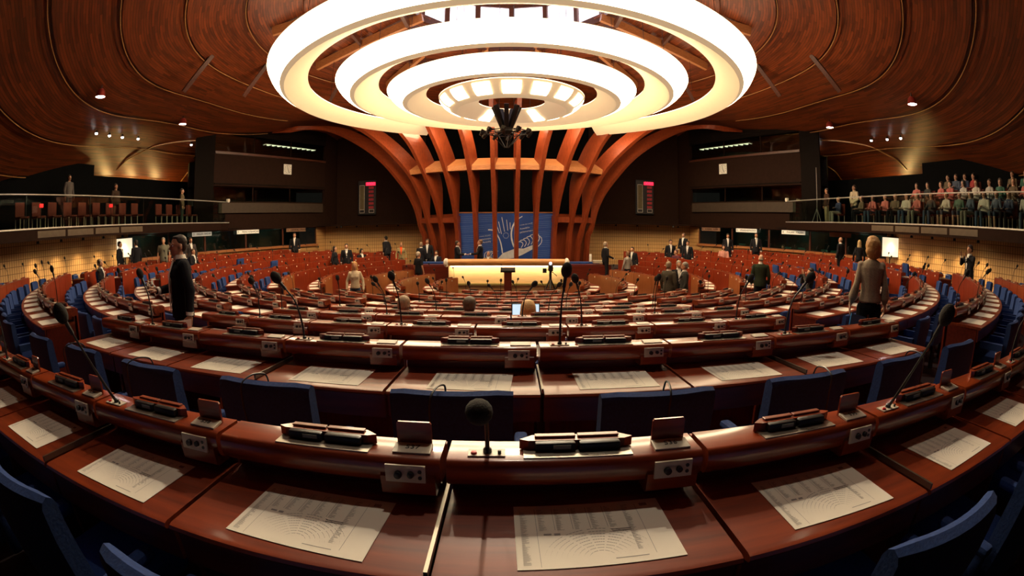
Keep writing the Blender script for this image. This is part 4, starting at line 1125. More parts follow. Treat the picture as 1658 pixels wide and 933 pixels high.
# ------------------------------------------------------------------ printed sheets
def paper_mesh(detail):
    m = MB(); w_, h_ = .417, .295
    n = 6
    for i in range(n):          # very slight curl
        x0 = -w_ / 2 + w_ * i / n; x1 = -w_ / 2 + w_ * (i + 1) / n
        m.add([(x0, -h_ / 2, 0), (x1, -h_ / 2, 0), (x1, h_ / 2, 0), (x0, h_ / 2, 0), (x0, -h_ / 2, .0012), (x1, -h_ / 2, .0012), (x1, h_ / 2, .0012), (x0, h_ / 2, .0012)], [(0, 3, 2, 1), (4, 5, 6, 7), (0, 1, 5, 4), (2, 3, 7, 6)])
    z = .0016
    def rect(x0, y0, x1, y1, mi=1): m.add([(x0, y0, z), (x1, y0, z), (x1, y1, z), (x0, y1, z)], [(0, 1, 2, 3)], mi)
    r_ = random.Random(3)
    if detail:
        cols = [(-.193, -.13, .115), (-.145, .02, .125), (-.098, .02, .125), (-.050, .02, .125), (-.003, .02, .125), (.044, .02, .125), (.094, -.095, .125)]
        for cx, ylo, yhi in cols:
            y = yhi
            while y > ylo:
                rect(cx, y - .0014, cx + r_.uniform(.006, .020), y); y -= .0042 if detail > 1 else .0065
        for x in (-.152, -.104, -.056, -.009, .038): rect(x, .02, x + .0012, .128)
        rect(-.152, -.14, -.151, .02); rect(.135, -.12, .1362, .125)
        cx, cy = .0, -.118
        gaps = (-66, -38, -13, 13, 38, 66)
        for k in range(9):
            rr_ = .034 + k * .0135; sy = .93
            a = -88
            while a < 88:
                if min(abs(a - g) for g in gaps) > 3 and not (k < 3 and abs(a) > 75):
                    a0, a1 = rad(a), rad(a + 3.3)
                    m.add([(cx + rr_ * math.sin(q_) , cy + s_ * sy * math.cos(q_), z) for q_, s_ in ((a0, rr_), (a1, rr_), (a1, rr_ + .0026), (a0, rr_ + .0026))], [(0, 3, 2, 1)], 1)
                a += 4.2
        rect(.030, -.125, .115, -.122); rect(.045, .004, .098, .007, 2); rect(.045, -.004, .098, -.001, 2); rect(-.135, -.004, -.115, .004); rect(-.108, -.006, -.092, .004)
        rect(.15, .112, .172, .128)
    return m.mesh('seating_plan_sheet', [M['paper'], M['ink'], M['inkd']])
PA = paper_mesh(2); PB = paper_mesh(1); PC = paper_mesh(0)
npap = 0
def make_paper(row, phi, label, lod, j=.012):
    global npap
    npap += 1
    R = R_[row] + .26; a = phi + (.025 + rnd.uniform(-j, j)) / R
    o = link('seating_plan_sheet', (PA, PB, PC)[lod], None, (R * math.sin(a), -R * math.cos(a), fz(row) + .7415), (0, 0, a + rnd.uniform(-.05, .05)))
    tag(o, label, 'sheet of paper', 'printed seating plans on the desks')
    return o

# ------------------------------------------------------------------ blocks of rows
GAPW = 1.1
def blocks(row):
    R = R_[row]; g = math.degrees(GAPW / R); out = []
    i0 = dict(A=(-5, 5, -.178), B=(-4, 5, -.598), C=(-4, 4, -.285)).get(row)
    if i0: out.append(('centre', [(i * W + i0[2] + W / 2) / R for i in range(i0[0], i0[1])], 1))
    else:
        half = {'K': 32, 'J': 34, 'I': 38}.get(row, 15.0)
        n = int(2 * rad(half) * R / W + .35); out.append(('centre', [((i - (n - 1) / 2) * W) / R for i in range(n)], 1))
    mid0 = 15 + g; mid1 = 59 - g
    if row not in 'KJI':
        n = int(rad(mid1 - mid0) * R / W + .2)
        for sx, nm in ((-1, 'left'), (1, 'right')):
            start = rad(mid0); seats = [sx * (start + (i + .5) * W / R) for i in range(n)]
            out.append((nm + ' middle', seats, 1))
    end = dict(A=62, B=103, C=123, D=132, E=143, F=139, G=136, H=135, I=133, J=128, K=139)[row]
    if row != 'A':
        n = int(rad(end - 59) * R / (2 * W) + .4)
        for sx, nm in ((-1, 'left'), (1, 'right')):
            out.append((nm + ' side', [sx * (rad(59.3) + (i + .5) * 2 * W / R) for i in range(n)], 2))
    return out
papers_all = []
for ri, row in enumerate(ROWS):
    zo = 0.0
    for bname, seats, n in blocks(row):
        R = R_[row]
        cen = bname == 'centre'; side = 'side' in bname; left = 'left' in bname
        seq = sorted(seats)
        for si, phi in enumerate(seq):
            frm = si + 1; fromend = 'left end' if (cen or left) else 'left end'
            lod = 0 if (cen and row in 'ABC') else (2 if side else 1)
            zo = -0.11 if (row == 'B' and side) else 0.0
            where = '%s row, %s block, %s from its left end' % (ORD[ri], bname, NUM[si])
            if cen and row == 'A': mic = (si - 5) % 2 == 0
            elif cen and row in 'B': mic = (si - 4) % 2 == 1
            elif cen and row == 'C': mic = (si - 4) % 2 == 1
            else: mic = (si % 2 == 0) if n == 1 else True
            if cen and row == 'A' and si == 5: mic = MICC
            if cen and row == 'A' and si == 3: mic = MICL
            if cen and row == 'A' and si == 7: mic = MICR
            if mic and cen and row == 'B': mic = {1: MB0, 3: MB1, 5: MB2, 7: MB3}.get(si, mic)
            if mic and cen and row == 'C': mic = {3: MC1, 5: MC2, 7: MC3}.get(si, mic)
            nums = [536 - (si - 5)] if row == 'A' and cen else None
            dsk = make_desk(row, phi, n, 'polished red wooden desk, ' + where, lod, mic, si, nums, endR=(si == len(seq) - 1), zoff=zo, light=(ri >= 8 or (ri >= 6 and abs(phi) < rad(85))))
            deg = abs(math.degrees(phi))
            for s_ in range(n):
                sphi = phi + (s_ - (n - 1) / 2) * W / R
                sl_ = (' (%s seat)' % ('left', 'right')[s_]) if n == 2 else ''
                where2 = '%s row, %s block, %s desk from left%s' % (ORD[ri], bname, NUM[si], sl_)
                papers_all.append((row, sphi, where2, 0 if (row in 'AB' and cen) else (1 if (row == 'C' and cen) else 2), deg, ri, n))
                if side and deg > 108 - ri * 2: continue
                near = cen and row in 'AB'
                jr = rnd.uniform(-.09, .09) if not near else rnd.uniform(-.03, .03)
                dr = {'A': .72, 'B': .88, 'C': .84}.get(row, .80) if cen else .76
                dr += rnd.uniform(-.02, .03)
                make_chair(row, sphi + rnd.uniform(-.02, .02) / R, 'blue padded chair, ' + where2, near, dr, jr, zo)
skip_p = set()
cand = [p for p in papers_all if not (p[6] == 2 and p[4] > 112 - p[5] * 1.0)]
cand.sort(key=lambda p: (P(R_[p[0]], p[1]) - Vector((0, -16.5, 0))).length)
for p in cand[:300]:
    make_paper(p[0], p[1], 'white seating plan sheet, ' + p[2], p[3])
# a few chairs that stand higher or turned, seen over the far benches
for ph, row, lb in ((-88, 'C', 'outermost'), (-93, 'D', 'middle'), (-97, 'E', 'innermost'), (84, 'E', 'innermost'), (80, 'D', 'second'), (74, 'C', 'third'), (67, 'B', 'outermost')):
    side = 'left' if ph < 0 else 'right'
    R = R_[row] - .55
    t = tag(link('delegate_chair', CF, None, (R * math.sin(rad(ph)), -R * math.cos(rad(ph)), fz(row)), (0, 0, rad(ph) + PI)), 'blue chair turned round in the aisle against the %s far benches, the %s one' % (side, lb), 'chair', 'blue delegate chairs')
# headsets hanging over the backs of the second row
for si, ph in enumerate(blocks('B')[0][1]):
    if si in (1, 2, 3, 4, 5, 6, 7):
        R = R_['B'] + .90
        t = thing('hanging_headset', 'black headset hung over the back of the %s chair from the left, second row' % NUM[si], 'headset', (R * math.sin(ph), -R * math.cos(ph), fz('B')), ph, 'headsets hung over chair backs')
        link('headband', HB, t, (-.04 if si < 5 else .03, 0, 0)); link('earpiece', HE, t, (-.04 if si < 5 else .03, 0, 0))
for si, ph in ((2, None), (7, None)):
    ph = blocks('A')[0][1][si]; R = R_['A'] + .72
    t = thing('hanging_headset', 'black headset over the nearest blue chair back at the %s bottom edge' % ('left' if si < 5 else 'right'), 'headset', (R * math.sin(ph), -R * math.cos(ph), fz('A')), ph, 'headsets hung over chair backs')
    link('headband', HB, t); link('earpiece', HE, t)
# steel dividers between pairs of nearby desks
for row, ks in (('A', (-2, 0, 2)), ('B', (-1, 1, 3))):
    i0 = dict(A=-.178, B=-.598)[row]
    for q_, k in enumerate(ks):
        a = (k * W + i0) / R_[row]; R = R_[row]
        t = tag(MB().box((0, -.24, .755), (.010, .44, .022)).build('steel_divider', M['steel'], None, (R * math.sin(a), -R * math.cos(a), fz(row)), (0, 0, a)), 'slim steel divider standing between two desks of the %s row, %s from the left' % (ORD[ROWS.index(row)], NUM[q_]), 'divider', 'steel dividers')

# ------------------------------------------------------------------ people
class Blob:
    """smooth organic solid: overlapping ellipsoids and tapered limbs fused by a voxel remesh"""
    def __init__(s): s.bm = bmesh.new()
    def ell(s, c, r, rot=(0, 0, 0)):
        T = Matrix.Translation(c) @ Euler(rot).to_matrix().to_4x4() @ Matrix.Diagonal((r[0], r[1], r[2], 1))
        bmesh.ops.create_icosphere(s.bm, subdivisions=2, radius=1.0, matrix=T); return s
    def limb(s, p0, p1, r0, r1):
        p0 = Vector(p0); p1 = Vector(p1); d = p1 - p0
        if d.length < 1e-4: return s
        T = Matrix.Translation((p0 + p1) / 2) @ d.to_track_quat('Z', 'Y').to_matrix().to_4x4()
        bmesh.ops.create_cone(s.bm, cap_ends=True, segments=10, radius1=r0, radius2=r1, depth=d.length, matrix=T)
        s.ell(p0, (r0,) * 3); s.ell(p1, (r1,) * 3); return s
    def loft(s, secs, n=16):
        vs = [s.bm.verts.new((rx * math.cos(2 * PI * k / n), cy + ry * math.sin(2 * PI * k / n), z)) for z, rx, ry, cy in secs for k in range(n)]
        for i in range(len(secs) - 1):
            for k in range(n): s.bm.faces.new((vs[i * n + k], vs[i * n + (k + 1) % n], vs[(i + 1) * n + (k + 1) % n], vs[(i + 1) * n + k]))
        s.bm.faces.new(vs[:n][::-1]); s.bm.faces.new(vs[-n:]); return s
    def mesh(s, name, mt, vox, smooth=3):
        me = bpy.data.meshes.new(name); s.bm.to_mesh(me); s.bm.free()
        o = bpy.data.objects.new('t', me); TMP.collection.objects.link(o)
        r = o.modifiers.new('r', 'REMESH'); r.mode = 'VOXEL'; r.voxel_size = vox; r.use_smooth_shade = True
        k = o.modifiers.new('s', 'SMOOTH'); k.factor = 0.5; k.iterations = smooth
        vl = TMP.view_layers[0]; vl.update()
        out = bpy.data.meshes.new_from_object(o.evaluated_get(vl.depsgraph))
        out.name = name; out.materials.clear(); out.materials.append(mt)
        bpy.data.objects.remove(o); bpy.data.meshes.remove(me)
        return out
def hand(b, wrist, dirv, palm_n, side, fine):
    """palm, four unequal curled fingers and a thumb from the palm's side"""
    d = Vector(dirv).normalized(); n = Vector(palm_n).normalized(); u = d.cross(n).normalized() * side; n = u.cross(d).normalized() * side
    w_ = Vector(wrist); c = w_ + d * .045
    M_ = Matrix((u, d, n)).transposed().to_euler()
    b.ell(c, (.040, .050, .016), M_)
    rr = .0085 if fine else .010
    for i, ln in enumerate((.062, .072, .068, .052)):
        p0 = w_ + d * .085 + u * (.028 - i * .0187); p1 = p0 + d * ln * .5 + n * .010; p2 = p1 + d * ln * .38 + n * .022
        b.limb(p0, p1, rr, rr * .92); b.limb(p1, p2, rr * .92, rr * .8)
    p0 = w_ + d * .030 + u * .034; p1 = p0 + u * .028 + d * .026 + n * .008; p2 = p1 + d * .030 + n * .012
    b.limb(p0, p1, rr * 1.25, rr * 1.1); b.limb(p1, p2, rr * 1.1, rr * .9)
def make_person(label, loc, yaw, H=1.74, pose='stand', jacket=(.02, .02, .025), trousers=(.02, .02, .024), shirt=(.75, .72, .68), hair=(.05, .03, .02), tie=None,
                hairstyle='short', female=False, arms=None, head=(0, 0), fine=False, sleeves='long', skirt=False, group=None, skin=None, legs=True, name='person', openj=True, lean=0.0, slim=None, hemz=None):
    s = H / 1.74; vox = .0075 if fine else .017
    sit = pose == 'sit'
    dz = -.46 if sit else 0
    sw = .150 if female else .185
    if slim: sw *= slim / (.86 if female else 1.0)
    K = slim or (.86 if female else 1.0)
    def q(p): return (p[0], p[1] + (p[2] - .95) * lean, p[2] + dz)
    A = dict(le=(-.25, -.02, 1.13), lw=(-.255, .06, .88), re=(.25, -.02, 1.13), rw=(.255, .06, .88), lh=(0, .1, -1), rh=(0, .1, -1))
    if sit: A.update(le=(-.24, .06, 1.14), lw=(-.14, .30, 1.13), re=(.24, .06, 1.14), rw=(.14, .30, 1.13), lh=(.3, 1, 0), rh=(-.3, 1, 0))
    A.update(arms or {})
    hipz = .93
    if sit: kn = [(-.11, .44, .52), (.11, .44, .52)]; an = [(-.12, .44, .09), (.12, .44, .09)]; hp = [(-.09, 0, .50), (.09, 0, .50)]
    else: kn = [(-.10, .015, .50), (.10, .015, .50)]; an = [(-.11, -.01, .09), (.11, -.01, .09)]; hp = [(-.09, 0, .90), (.09, 0, .90)]
    sk = mat('skin_%s' % (skin or 'a'), {None: (.50, .25, .15), 'pale': (.62, .36, .25), 'dark': (.30, .14, .08)}[skin], .5, scale=30, var=.06)
    key = lambda nm, c: mat('%s_%d_%d_%d' % (nm, *[int(x * 255) for x in c]), c, 1.0 if nm != 'hair' else .55, spec=.15 if nm != 'hair' else .4, scale=60 if nm != 'hair' else 25, var=.18 if nm != 'hair' else .35, stretch=(1, 1, 1) if nm != 'hair' else (6, 6, 1))
    root = thing(name, label, 'person', loc, yaw, group)
    root.scale = (s, s, s)
    # body: one continuous skin
    b = Blob(); hx, hy = head
    tor = lambda rows, gx=0, gy=0: b.loft([(z + dz, rx * K + gx, ry + gy, (z - .95) * lean + cy) for z, rx, ry, cy in rows])
    TOR = [(.88, .155, .100, 0), (.98, .160, .105, 0), (1.08, .138, .095, 0), (1.18, .142, .100, 0), (1.30, .166, .110, .0), (1.38, .172, .098, -.005), (1.44, .120, .072, -.008), (1.475, .060, .056, -.004)]
    tor(TOR)
    b.limb(q((0, -.005, 1.42)), q((0, .01, 1.52)), .056, .052)
    HR = Matrix.Translation(q((0, .014, 1.495))) @ Euler((hy, 0, hx)).to_matrix().to_4x4()
    def hp_(p): return HR @ Vector(p)
    he = Euler((hy, 0, hx))
    b.ell(hp_((0, -.005, .125)), (.073, .093, .098), he); b.ell(hp_((0, .020, .075)), (.060, .074, .078), he); b.ell(hp_((0, .050, .028)), (.038, .040, .030), he)
    b.ell(hp_((0, .030, .045)), (.052, .055, .042), he)
    b.limb(hp_((0, .088, .118)), hp_((0, .108, .080)), .010, .015)
    b.ell(hp_((-.010, .098, .078)), (.011, .011, .008), he); b.ell(hp_((.010, .098, .078)), (.011, .011, .008), he)
    for e in (-1, 1):
        b.ell(hp_((e * .074, -.008, .098)), (.010, .020, .032), he)
        b.ell(hp_((e * .030, .083, .128)), (.024, .012, .009), he)
    if fine: b.ell(hp_((0, .090, .050)), (.022, .010, .006), he); b.ell(hp_((0, .090, .041)), (.018, .010, .006), he)
    for side, e, w_, hd in ((-1, 'le', 'lw', 'lh'), (1, 're', 'rw', 'rh')):
        sh = q((side * sw, 0, 1.40)); el = q(A[e]); wr = q(A[w_])
        b.limb(sh, el, .048 * K, .040 * K); b.limb(el, wr, .039 * K, .026)
        hand(b, wr, A[hd], (-side, 0, 0) if abs(A[hd][2]) > .5 else (0, 0, -1), side, fine)
    if legs:
        for i in range(2):
            b.limb(hp[i], kn[i], .082 * K, .055); b.limb(kn[i], an[i], .052, .036)
            b.ell((an[i][0], an[i][1] + .06, .045), (.040, .12, .035))
    link('body', b.mesh('body', sk, vox), root)
    # trousers or skirt
    c = key('cloth', trousers)
    b = Blob(); b.ell((0, 0, hipz + (0 if not sit else -.42)), (.165 * K, .118, .11)); b.ell(q((0, 0, 1.02)), (.145 * K, .105, .08))
    if skirt and not sit: b.limb((0, 0, .93), (0, 0, .56), .155, .175)
    elif legs:
        for i in range(2):
            a2 = an[i] if not skirt else tuple(Vector(kn[i]) + (Vector(an[i]) - Vector(kn[i])) * .15)
            b.limb(hp[i], kn[i], .098 * K, .072); b.limb(kn[i], a2, .070, .058)
    link('skirt' if skirt else 'trousers', b.mesh('trousers', c, vox * 1.15), root)
    # jacket or pullover
    c = key('cloth', jacket); f = 1.0
    b = Blob(); hem = .84 if not sit else 1.0
    if female: hem = .93 if not sit else 1.0
    if hemz: hem = hemz
    rows_ = [(hem, .176, .130, 0), (max(hem + .02, .97), .176, .130, 0), (1.09, .154, .118, 0), (1.18, .160, .120, 0), (1.29, .186, .130, .0), (1.37, .200, .118, -.006), (1.425, .150, .090, -.010), (1.465, .085, .068, -.006)]
    tor(rows_, .004 if female else .010, .004)
    if female: b.ell(q((-.065, .075, 1.27)), (.07, .065, .07)); b.ell(q((.065, .075, 1.27)), (.07, .065, .07))
    for side, e, w_ in ((-1, 'le', 'lw'), (1, 're', 'rw')):
        sh = Vector(q((side * sw, 0, 1.395))); el = Vector(q(A[e])); wr = Vector(q(A[w_]))
        b.ell(sh, (.062 * K,) * 3)
        if sleeves == 'short': b.limb(sh, sh.lerp(el, .7), .064, .056)
        elif sleeves == 'bell': b.limb(sh, el, .046, .044); b.limb(el, el.lerp(wr, .55), .048, .064); b.limb(el.lerp(wr, .55), el.lerp(wr, .82), .064, .038)
        else: b.limb(sh, el, .064 * K, .056 * K); b.limb(el, el.lerp(wr, .93), .054 * K, .042)
    link('jacket' if shirt else 'top', b.mesh('jacket', c, vox * 1.1, 10 if fine else 4), root)
    # shirt front, collar and tie
    if shirt and openj:
        c = key('cloth', shirt)
        m = MB(); zt, zb = 1.455, 1.10 if not fine else .90
        def fr(x, z, o=0):
            y = .134 * math.sqrt(max(0, 1 - (x / .19) ** 2)) * (1 if z < 1.31 else max(.45, 1 - (z - 1.31) * 3.2)) + (.012 if not fine else .014) + o
            return q((x, y, z))
        rows_ = [(zt, .052), (1.40, .050), (1.30, .035), (1.20, .022), (zb, .010)] if not fine else [(zt, .060), (1.40, .060), (1.30, .050), (1.20, .044), (1.05, .040), (zb, .040)]
        vs = []
        for z, wd in rows_: vs += [fr(-wd, z), fr(0, z, .006), fr(wd, z), ]
        fs = []
        for i in range(len(rows_) - 1):
            for j in range(2): fs.append((3 * i + j, 3 * i + j + 1, 3 * i + 4 + j, 3 * i + 3 + j))
        o_ = len(vs); vs += [tuple(Vector(v) + Vector((0, -.02, 0))) for v in vs]
        fs += [tuple(x + o_ for x in f_[::-1]) for f_ in fs]
        m.add(vs, fs); m.lathe([(.078, 1.42 + dz), (.076, 1.47 + dz), (.066, 1.508 + dz), (.058, 1.44 + dz)], 16, 0, Matrix.Translation((0, (1.45 - .95) * lean, 0)))
        link('shirt', m.mesh('shirt', c, True), root)
        if tie:
            m = MB(); vs = [fr(-.014, 1.44, .012), fr(.014, 1.44, .012), fr(.028, 1.16, .012), fr(0, 1.11, .012), fr(-.028, 1.16, .012)]
            vs += [tuple(Vector(v) + Vector((0, -.008, 0))) for v in vs]
            m.add(vs, [(0, 1, 2, 3, 4), (9, 8, 7, 6, 5)] + [(i, (i + 1) % 5, 5 + (i + 1) % 5, 5 + i) for i in range(5)]); link('tie', m.mesh('tie', key('cloth', tie)), root)
        if sleeves == 'long':
            for side, e, w_ in ((-1, 'le', 'lw'), (1, 're', 'rw')):
                el = Vector(q(A[e])); wr = Vector(q(A[w_])); bb = MB(); bb.tube([el.lerp(wr, .88), el.lerp(wr, 1.02)], [.046, .044] if fine else [.040, .036], 14); link('cuff', bb.mesh('cuff', c, True), root)
    # shoes
    if legs:
        for i in range(2):
            b = MB(); b.ell((an[i][0], an[i][1] + .06, .048), (.048, .135, .046)); b.build('shoe', M['black'], root, smooth=True)
    # hair
    c = key('hair', hair)
    if hairstyle != 'bald':
        b = Blob()
        hb = 0 if fine else .010
        b.ell(hp_((0, -.024 - hb, .150 + hb)), (.079 + hb, .090 + hb, .081 + hb), he); b.ell(hp_((0, -.055 - hb, .108)), (.069 + hb * 1.4, .054 + hb, .075), he)
        if hairstyle == 'short': b.ell(hp_((0, .014, .196)), (.058, .060, .022), he)
        if hairstyle == 'bob':
            b.ell(hp_((0, -.032, .130)), (.108, .112, .118), he); b.ell(hp_((0, -.045, .072)), (.116, .092, .088), he); b.ell(hp_((0, -.052, .022)), (.098, .066, .052), he); b.ell(hp_((0, -.02, .20)), (.085, .085, .055), he)
        if hairstyle == 'long':
            b.ell(hp_((0, -.035, .10)), (.100, .090, .115), he); b.ell(hp_((0, -.050, .0)), (.110, .070, .12), he); b.ell(hp_((-.05, -.04, -.09)), (.06, .055, .12), he); b.ell(hp_((.05, -.04, -.09)), (.06, .055, .12), he)
        link('hair', b.mesh('hair', c, vox * .9), root)
    else:
        b = Blob(); b.ell(hp_((0, -.048, .085)), (.079, .060, .045), he); link('hair', b.mesh('hair', c, vox * .8), root)
    if fine:
        for e in (-1, 1):
            m = MB(); m.ell(hp_((e * .029, .076, .112)), (.013, .012, .010)); o = m.build('eye', mat('eye_white', (.8, .78, .74), .3), root, smooth=True)
            m = MB(); m.ell(hp_((e * .030, .086, .112)), (.006, .004, .006)); m.build('iris', M['black'], o, smooth=True)
            m = MB(); m.tube([hp_((e * .014, .096, .136)), hp_((e * .032, .094, .142)), hp_((e * .050, .082, .136))], [.003, .005, .003], 6); m.build('eyebrow', c, root)
    return root
def floor_at(x, y):
    r = math.hypot(x, y); z = -2.05; ph = abs(math.atan2(x, -y))
    for sx in (-1, 1):
        for (x0, x1, y0, y1, zz) in ((3.2, 5.4, 4.2, 12.5, -1.62), (5.4, 7.6, 5.8, 12.5, -1.40), (7.6, 12.5, 7.2, 12.5, -1.15)):
            if x0 <= abs(x - XC) <= x1 and y0 <= y <= y1: z = max(z, zz)
    if abs(x - XC) < 3.2 and 4.3 < y < 8.9: z = max(z, -1.6)
    if ph < A1:
        for a, b_, zz in steps:
            if a <= r < b_: z = max(z, zz)
        if r >= 16.46: z = max(z, fz('A'))
    return z
def face_to(x, y, tx, ty): return math.atan2(-(tx - x), ty - y)      # yaw that turns +y toward the target
DK = (.016, .016, .020); NV = (.018, .022, .045); GR = (.10, .095, .085)
def pp(label, x, y, to, H=1.72, **k):
    if k.get('pose') == 'sit' and 'z' not in k: pass
    z = k.pop('z', None)
    return make_person(label, (x, y, floor_at(x, y) if z is None else z), face_to(x, y, *to) if isinstance(to, tuple) else to, H, **k)
# near man in profile, left, holding papers
pp('man in a dark suit with open white collar in profile left of centre block', -3.55, -12.18, rad(138), 1.75, fine=True, jacket=(.012, .012, .016), trousers=(.012, .012, .016), shirt=(.85, .80, .72), hair=(.03, .018, .012), skin=None,
   slim=1.06, arms=dict(le=(-.27, -.06, 1.14), lw=(-.275, -.03, .89), lh=(0, .12, -1), re=(.25, .08, 1.14), rw=(.10, .29, 1.13), rh=(-.2, 1, .3)), head=(rad(4), 0))
m = MB(); m.box((0, 0, 0), (.008, .17, .24), T3((-3.36, -12.42, -.32), (0, .2, -.6))); tag(m.build('folded_papers', M['paper']), 'folded white papers held low in the hand of the standing man in profile', 'papers')
# near woman seen from behind, right
pp('woman with a blonde bob and beige bell-sleeved top seen from behind on the right', 4.20, -12.00, rad(-28), 1.74, fine=True, jacket=(.33, .27, .20), trousers=(.010, .010, .012), shirt=None, hair=(.50, .27, .09), skin='pale', hairstyle='bob', female=True, sleeves='bell',
   slim=.84, hemz=.97, arms=dict(le=(-.205, -.03, 1.15), lw=(-.25, .04, .93), lh=(-.05, .15, -1), re=(.195, -.03, 1.15), rw=(.22, .02, .93)), head=(rad(12), 0))
m = MB(); m.box((0, 0, 0), (.30, .012, .24), T3((3.92, -12.10, -.34), (0, .2, .15))); tag(m.build('blue_folder', mat('bright_blue_folder', (.02, .25, .65), .4)), 'bright blue folder held by the woman with the blonde bob', 'folder')
E2 = 0
LP = [
 ('man in a dark suit left of another by the left lit screen', -14.45, -2.9, rad(-70), dict(z=-1.0, hair=(.03, .02, .02))),
 ('man in a dark suit facing left beside the glowing screen on the left wall', -13.85, -2.5, rad(80), dict(z=-1.0, hair=(.02, .015, .01))),
 ('man in a grey short-sleeved shirt standing in front of the left booths', -12.95, -1.75, rad(-150), dict(z=-.98, jacket=(.20, .19, .14), trousers=(.12, .12, .10), shirt=None, sleeves='short', hair=(.25, .23, .20))),
 ('man in a dark suit standing right of the man in the grey shirt', -12.55, -1.30, rad(-170), dict(z=-.98, jacket=(.05, .045, .06), hair=(.25, .22, .2))),
 ('person with a white bag beside the two men at the left booths', -12.2, -.85, rad(-120), dict(z=-.98, H=1.66, hair=(.05, .03, .02), jacket=(.06, .05, .05))),
 ('man in a dark suit leaning by the sill of the left booths', -10.3, 5.2, rad(-160), dict(z=-1.02, hair=(.10, .05, .03), H=1.66)),
 ('dark-haired woman in black standing left of a suited man, left side rows', -6.75, 3.35, rad(-100), dict(H=1.64, female=True, hairstyle='long', hair=(.025, .012, .01), shirt=None)),
 ('man in a dark suit and white shirt facing the camera, left side rows', -6.45, 3.9, rad(-160), dict(tie=(.05, .05, .07), hair=(.06, .04, .03))),
 ('woman with long blonde hair and a cream jacket in the left rows', -4.45, -3.10, rad(-165), dict(z=-1.876, H=1.64, female=True, hairstyle='long', hair=(.55, .30, .10), jacket=(.62, .52, .38), shirt=None, trousers=(.05, .07, .12))),
 ('man in a dark suit bending beside the far left slatted wall', -5.65, 6.9, rad(60), dict(lean=.22, hair=(.02, .015, .01), H=1.74)),
 ('woman in an orange blouse and beige coat beside the left ribs', -4.90, 6.2, rad(-165), dict(H=1.66, female=True, jacket=(.32, .24, .12), shirt=(.85, .10, .02), trousers=(.30, .23, .12), hair=(.35, .16, .06), hairstyle='short')),
 ('grey-haired man in black seen from behind near the left ribs', -4.12, 5.9, rad(-20), dict(hair=(.28, .2, .13), H=1.66)),
 ('tall man in a dark suit and white shirt near the left ribs', -3.95, 6.35, rad(-175), dict(H=1.80, hair=(.10, .06, .04))),
 ('grey-haired man in a black short-sleeved shirt left of the presiding desk', -3.22, 2.6, rad(-40), dict(jacket=(.015, .016, .02), shirt=None, sleeves='short', hair=(.45, .38, .30))),
 ('man in a dark suit handing papers over, left one behind the presiding desk', -2.38, 5.0, rad(-95), dict(H=1.72, hair=(.05, .03, .02), arms=dict(le=(-.22, .10, 1.14), lw=(-.12, .36, 1.12), re=(.22, .10, 1.14), rw=(.12, .36, 1.12), lh=(.2, 1, 0), rh=(-.2, 1, 0)))),
 ('man in a dark suit receiving papers, right one behind the presiding desk', -1.38, 5.0, rad(95), dict(H=1.76, hair=(.16, .09, .05), arms=dict(le=(-.22, .12, 1.14), lw=(-.10, .42, 1.12), lh=(0, 1, 0)))),
 ('man in a dark suit standing in profile right of the presiding desk', 3.86, 4.3, rad(-70), dict(H=1.72, hair=(.45, .35, .25), arms=dict(rw=(.2, .32, 1.0), rh=(0, 1, 0)))),
 ('woman in a black and white striped top behind the right benches', 4.30, 3.25, rad(30), dict(H=1.62, female=True, jacket=(.30, .28, .25), shirt=None, hair=(.22, .12, .06), hairstyle='short')),
 ('dark-haired man behind the woman in the striped top', 4.75, 4.4, rad(150), dict(H=1.64, hair=(.05, .03, .02))),
 ('man in a dark suit with a pale tie facing the camera, far right rows', 6.85, 5.6, rad(175), dict(H=1.72, tie=(.45, .42, .38), hair=(.05, .03, .02), lean=.06)),
 ('tall man in a dark suit beside the innermost right booth', 8.55, 7.0, rad(140), dict(H=1.70, z=-1.15, hair=(.12, .07, .05))),
 ('man in a dark suit and white shirt seated among papers, far right rows', 7.45, 4.9, rad(150), dict(H=1.70, hair=(.04, .03, .02), tie=(.3, .3, .3))),
 ('man in a grey suit seen from behind, left one of the talking pair at right', 4.39, -3.31, rad(-50), dict(z=-1.876, H=1.66, jacket=(.075, .065, .048), hair=(.28, .22, .15))),
 ('man in a dark suit between the talking pair in the right rows', 4.85, -2.85, rad(170), dict(z=-1.876, H=1.66, jacket=DK, hair=(.3, .25, .2))),
 ('man in a grey suit facing left, right one of the talking pair', 4.80, -3.50, rad(75), dict(z=-1.876, H=1.66, jacket=(.05, .05, .045), hair=(.22, .19, .16), tie=(.25, .2, .2))),
 ('dark-haired person in black by the right booth sill', 10.0, 4.7, rad(160), dict(z=-1.05, H=1.66, hair=(.02, .015, .01))),
 ('man with glasses in a dark suit by the middle right booth', 11.05, 3.75, rad(160), dict(z=-1.02, H=1.72, hair=(.06, .04, .03), tie=(.1, .1, .15))),
 ('bald man in a dark green jacket seen from behind in the right rows', 6.79, -4.41, rad(-25), dict(z=-1.636, H=1.74, jacket=(.030, .038, .022), hair=(.35, .28, .20), hairstyle='bald', skin='pale')),
 ('balding man in black standing in front of the outer right booth', 12.5, -1.0, rad(20), dict(z=-1.0, H=1.72, hair=(.12, .08, .05), hairstyle='bald')),
 ('blonde woman in black standing in front of the outer right booth', 12.95, -1.7, rad(-30), dict(z=-1.0, H=1.64, female=True, hairstyle='long', hair=(.55, .38, .18), shirt=None)),
 ('photographer in black at the right edge of the hall', 11.75, -8.35, rad(80), dict(z=-.98, H=1.74, hair=(.03, .02, .02), arms=dict(rw=(.12, .26, 1.42), re=(.26, .12, 1.22), rh=(0, .4, 1), lw=(-.12, .28, 1.40), le=(-.26, .12, 1.2), lh=(0, .4, 1)))),
]
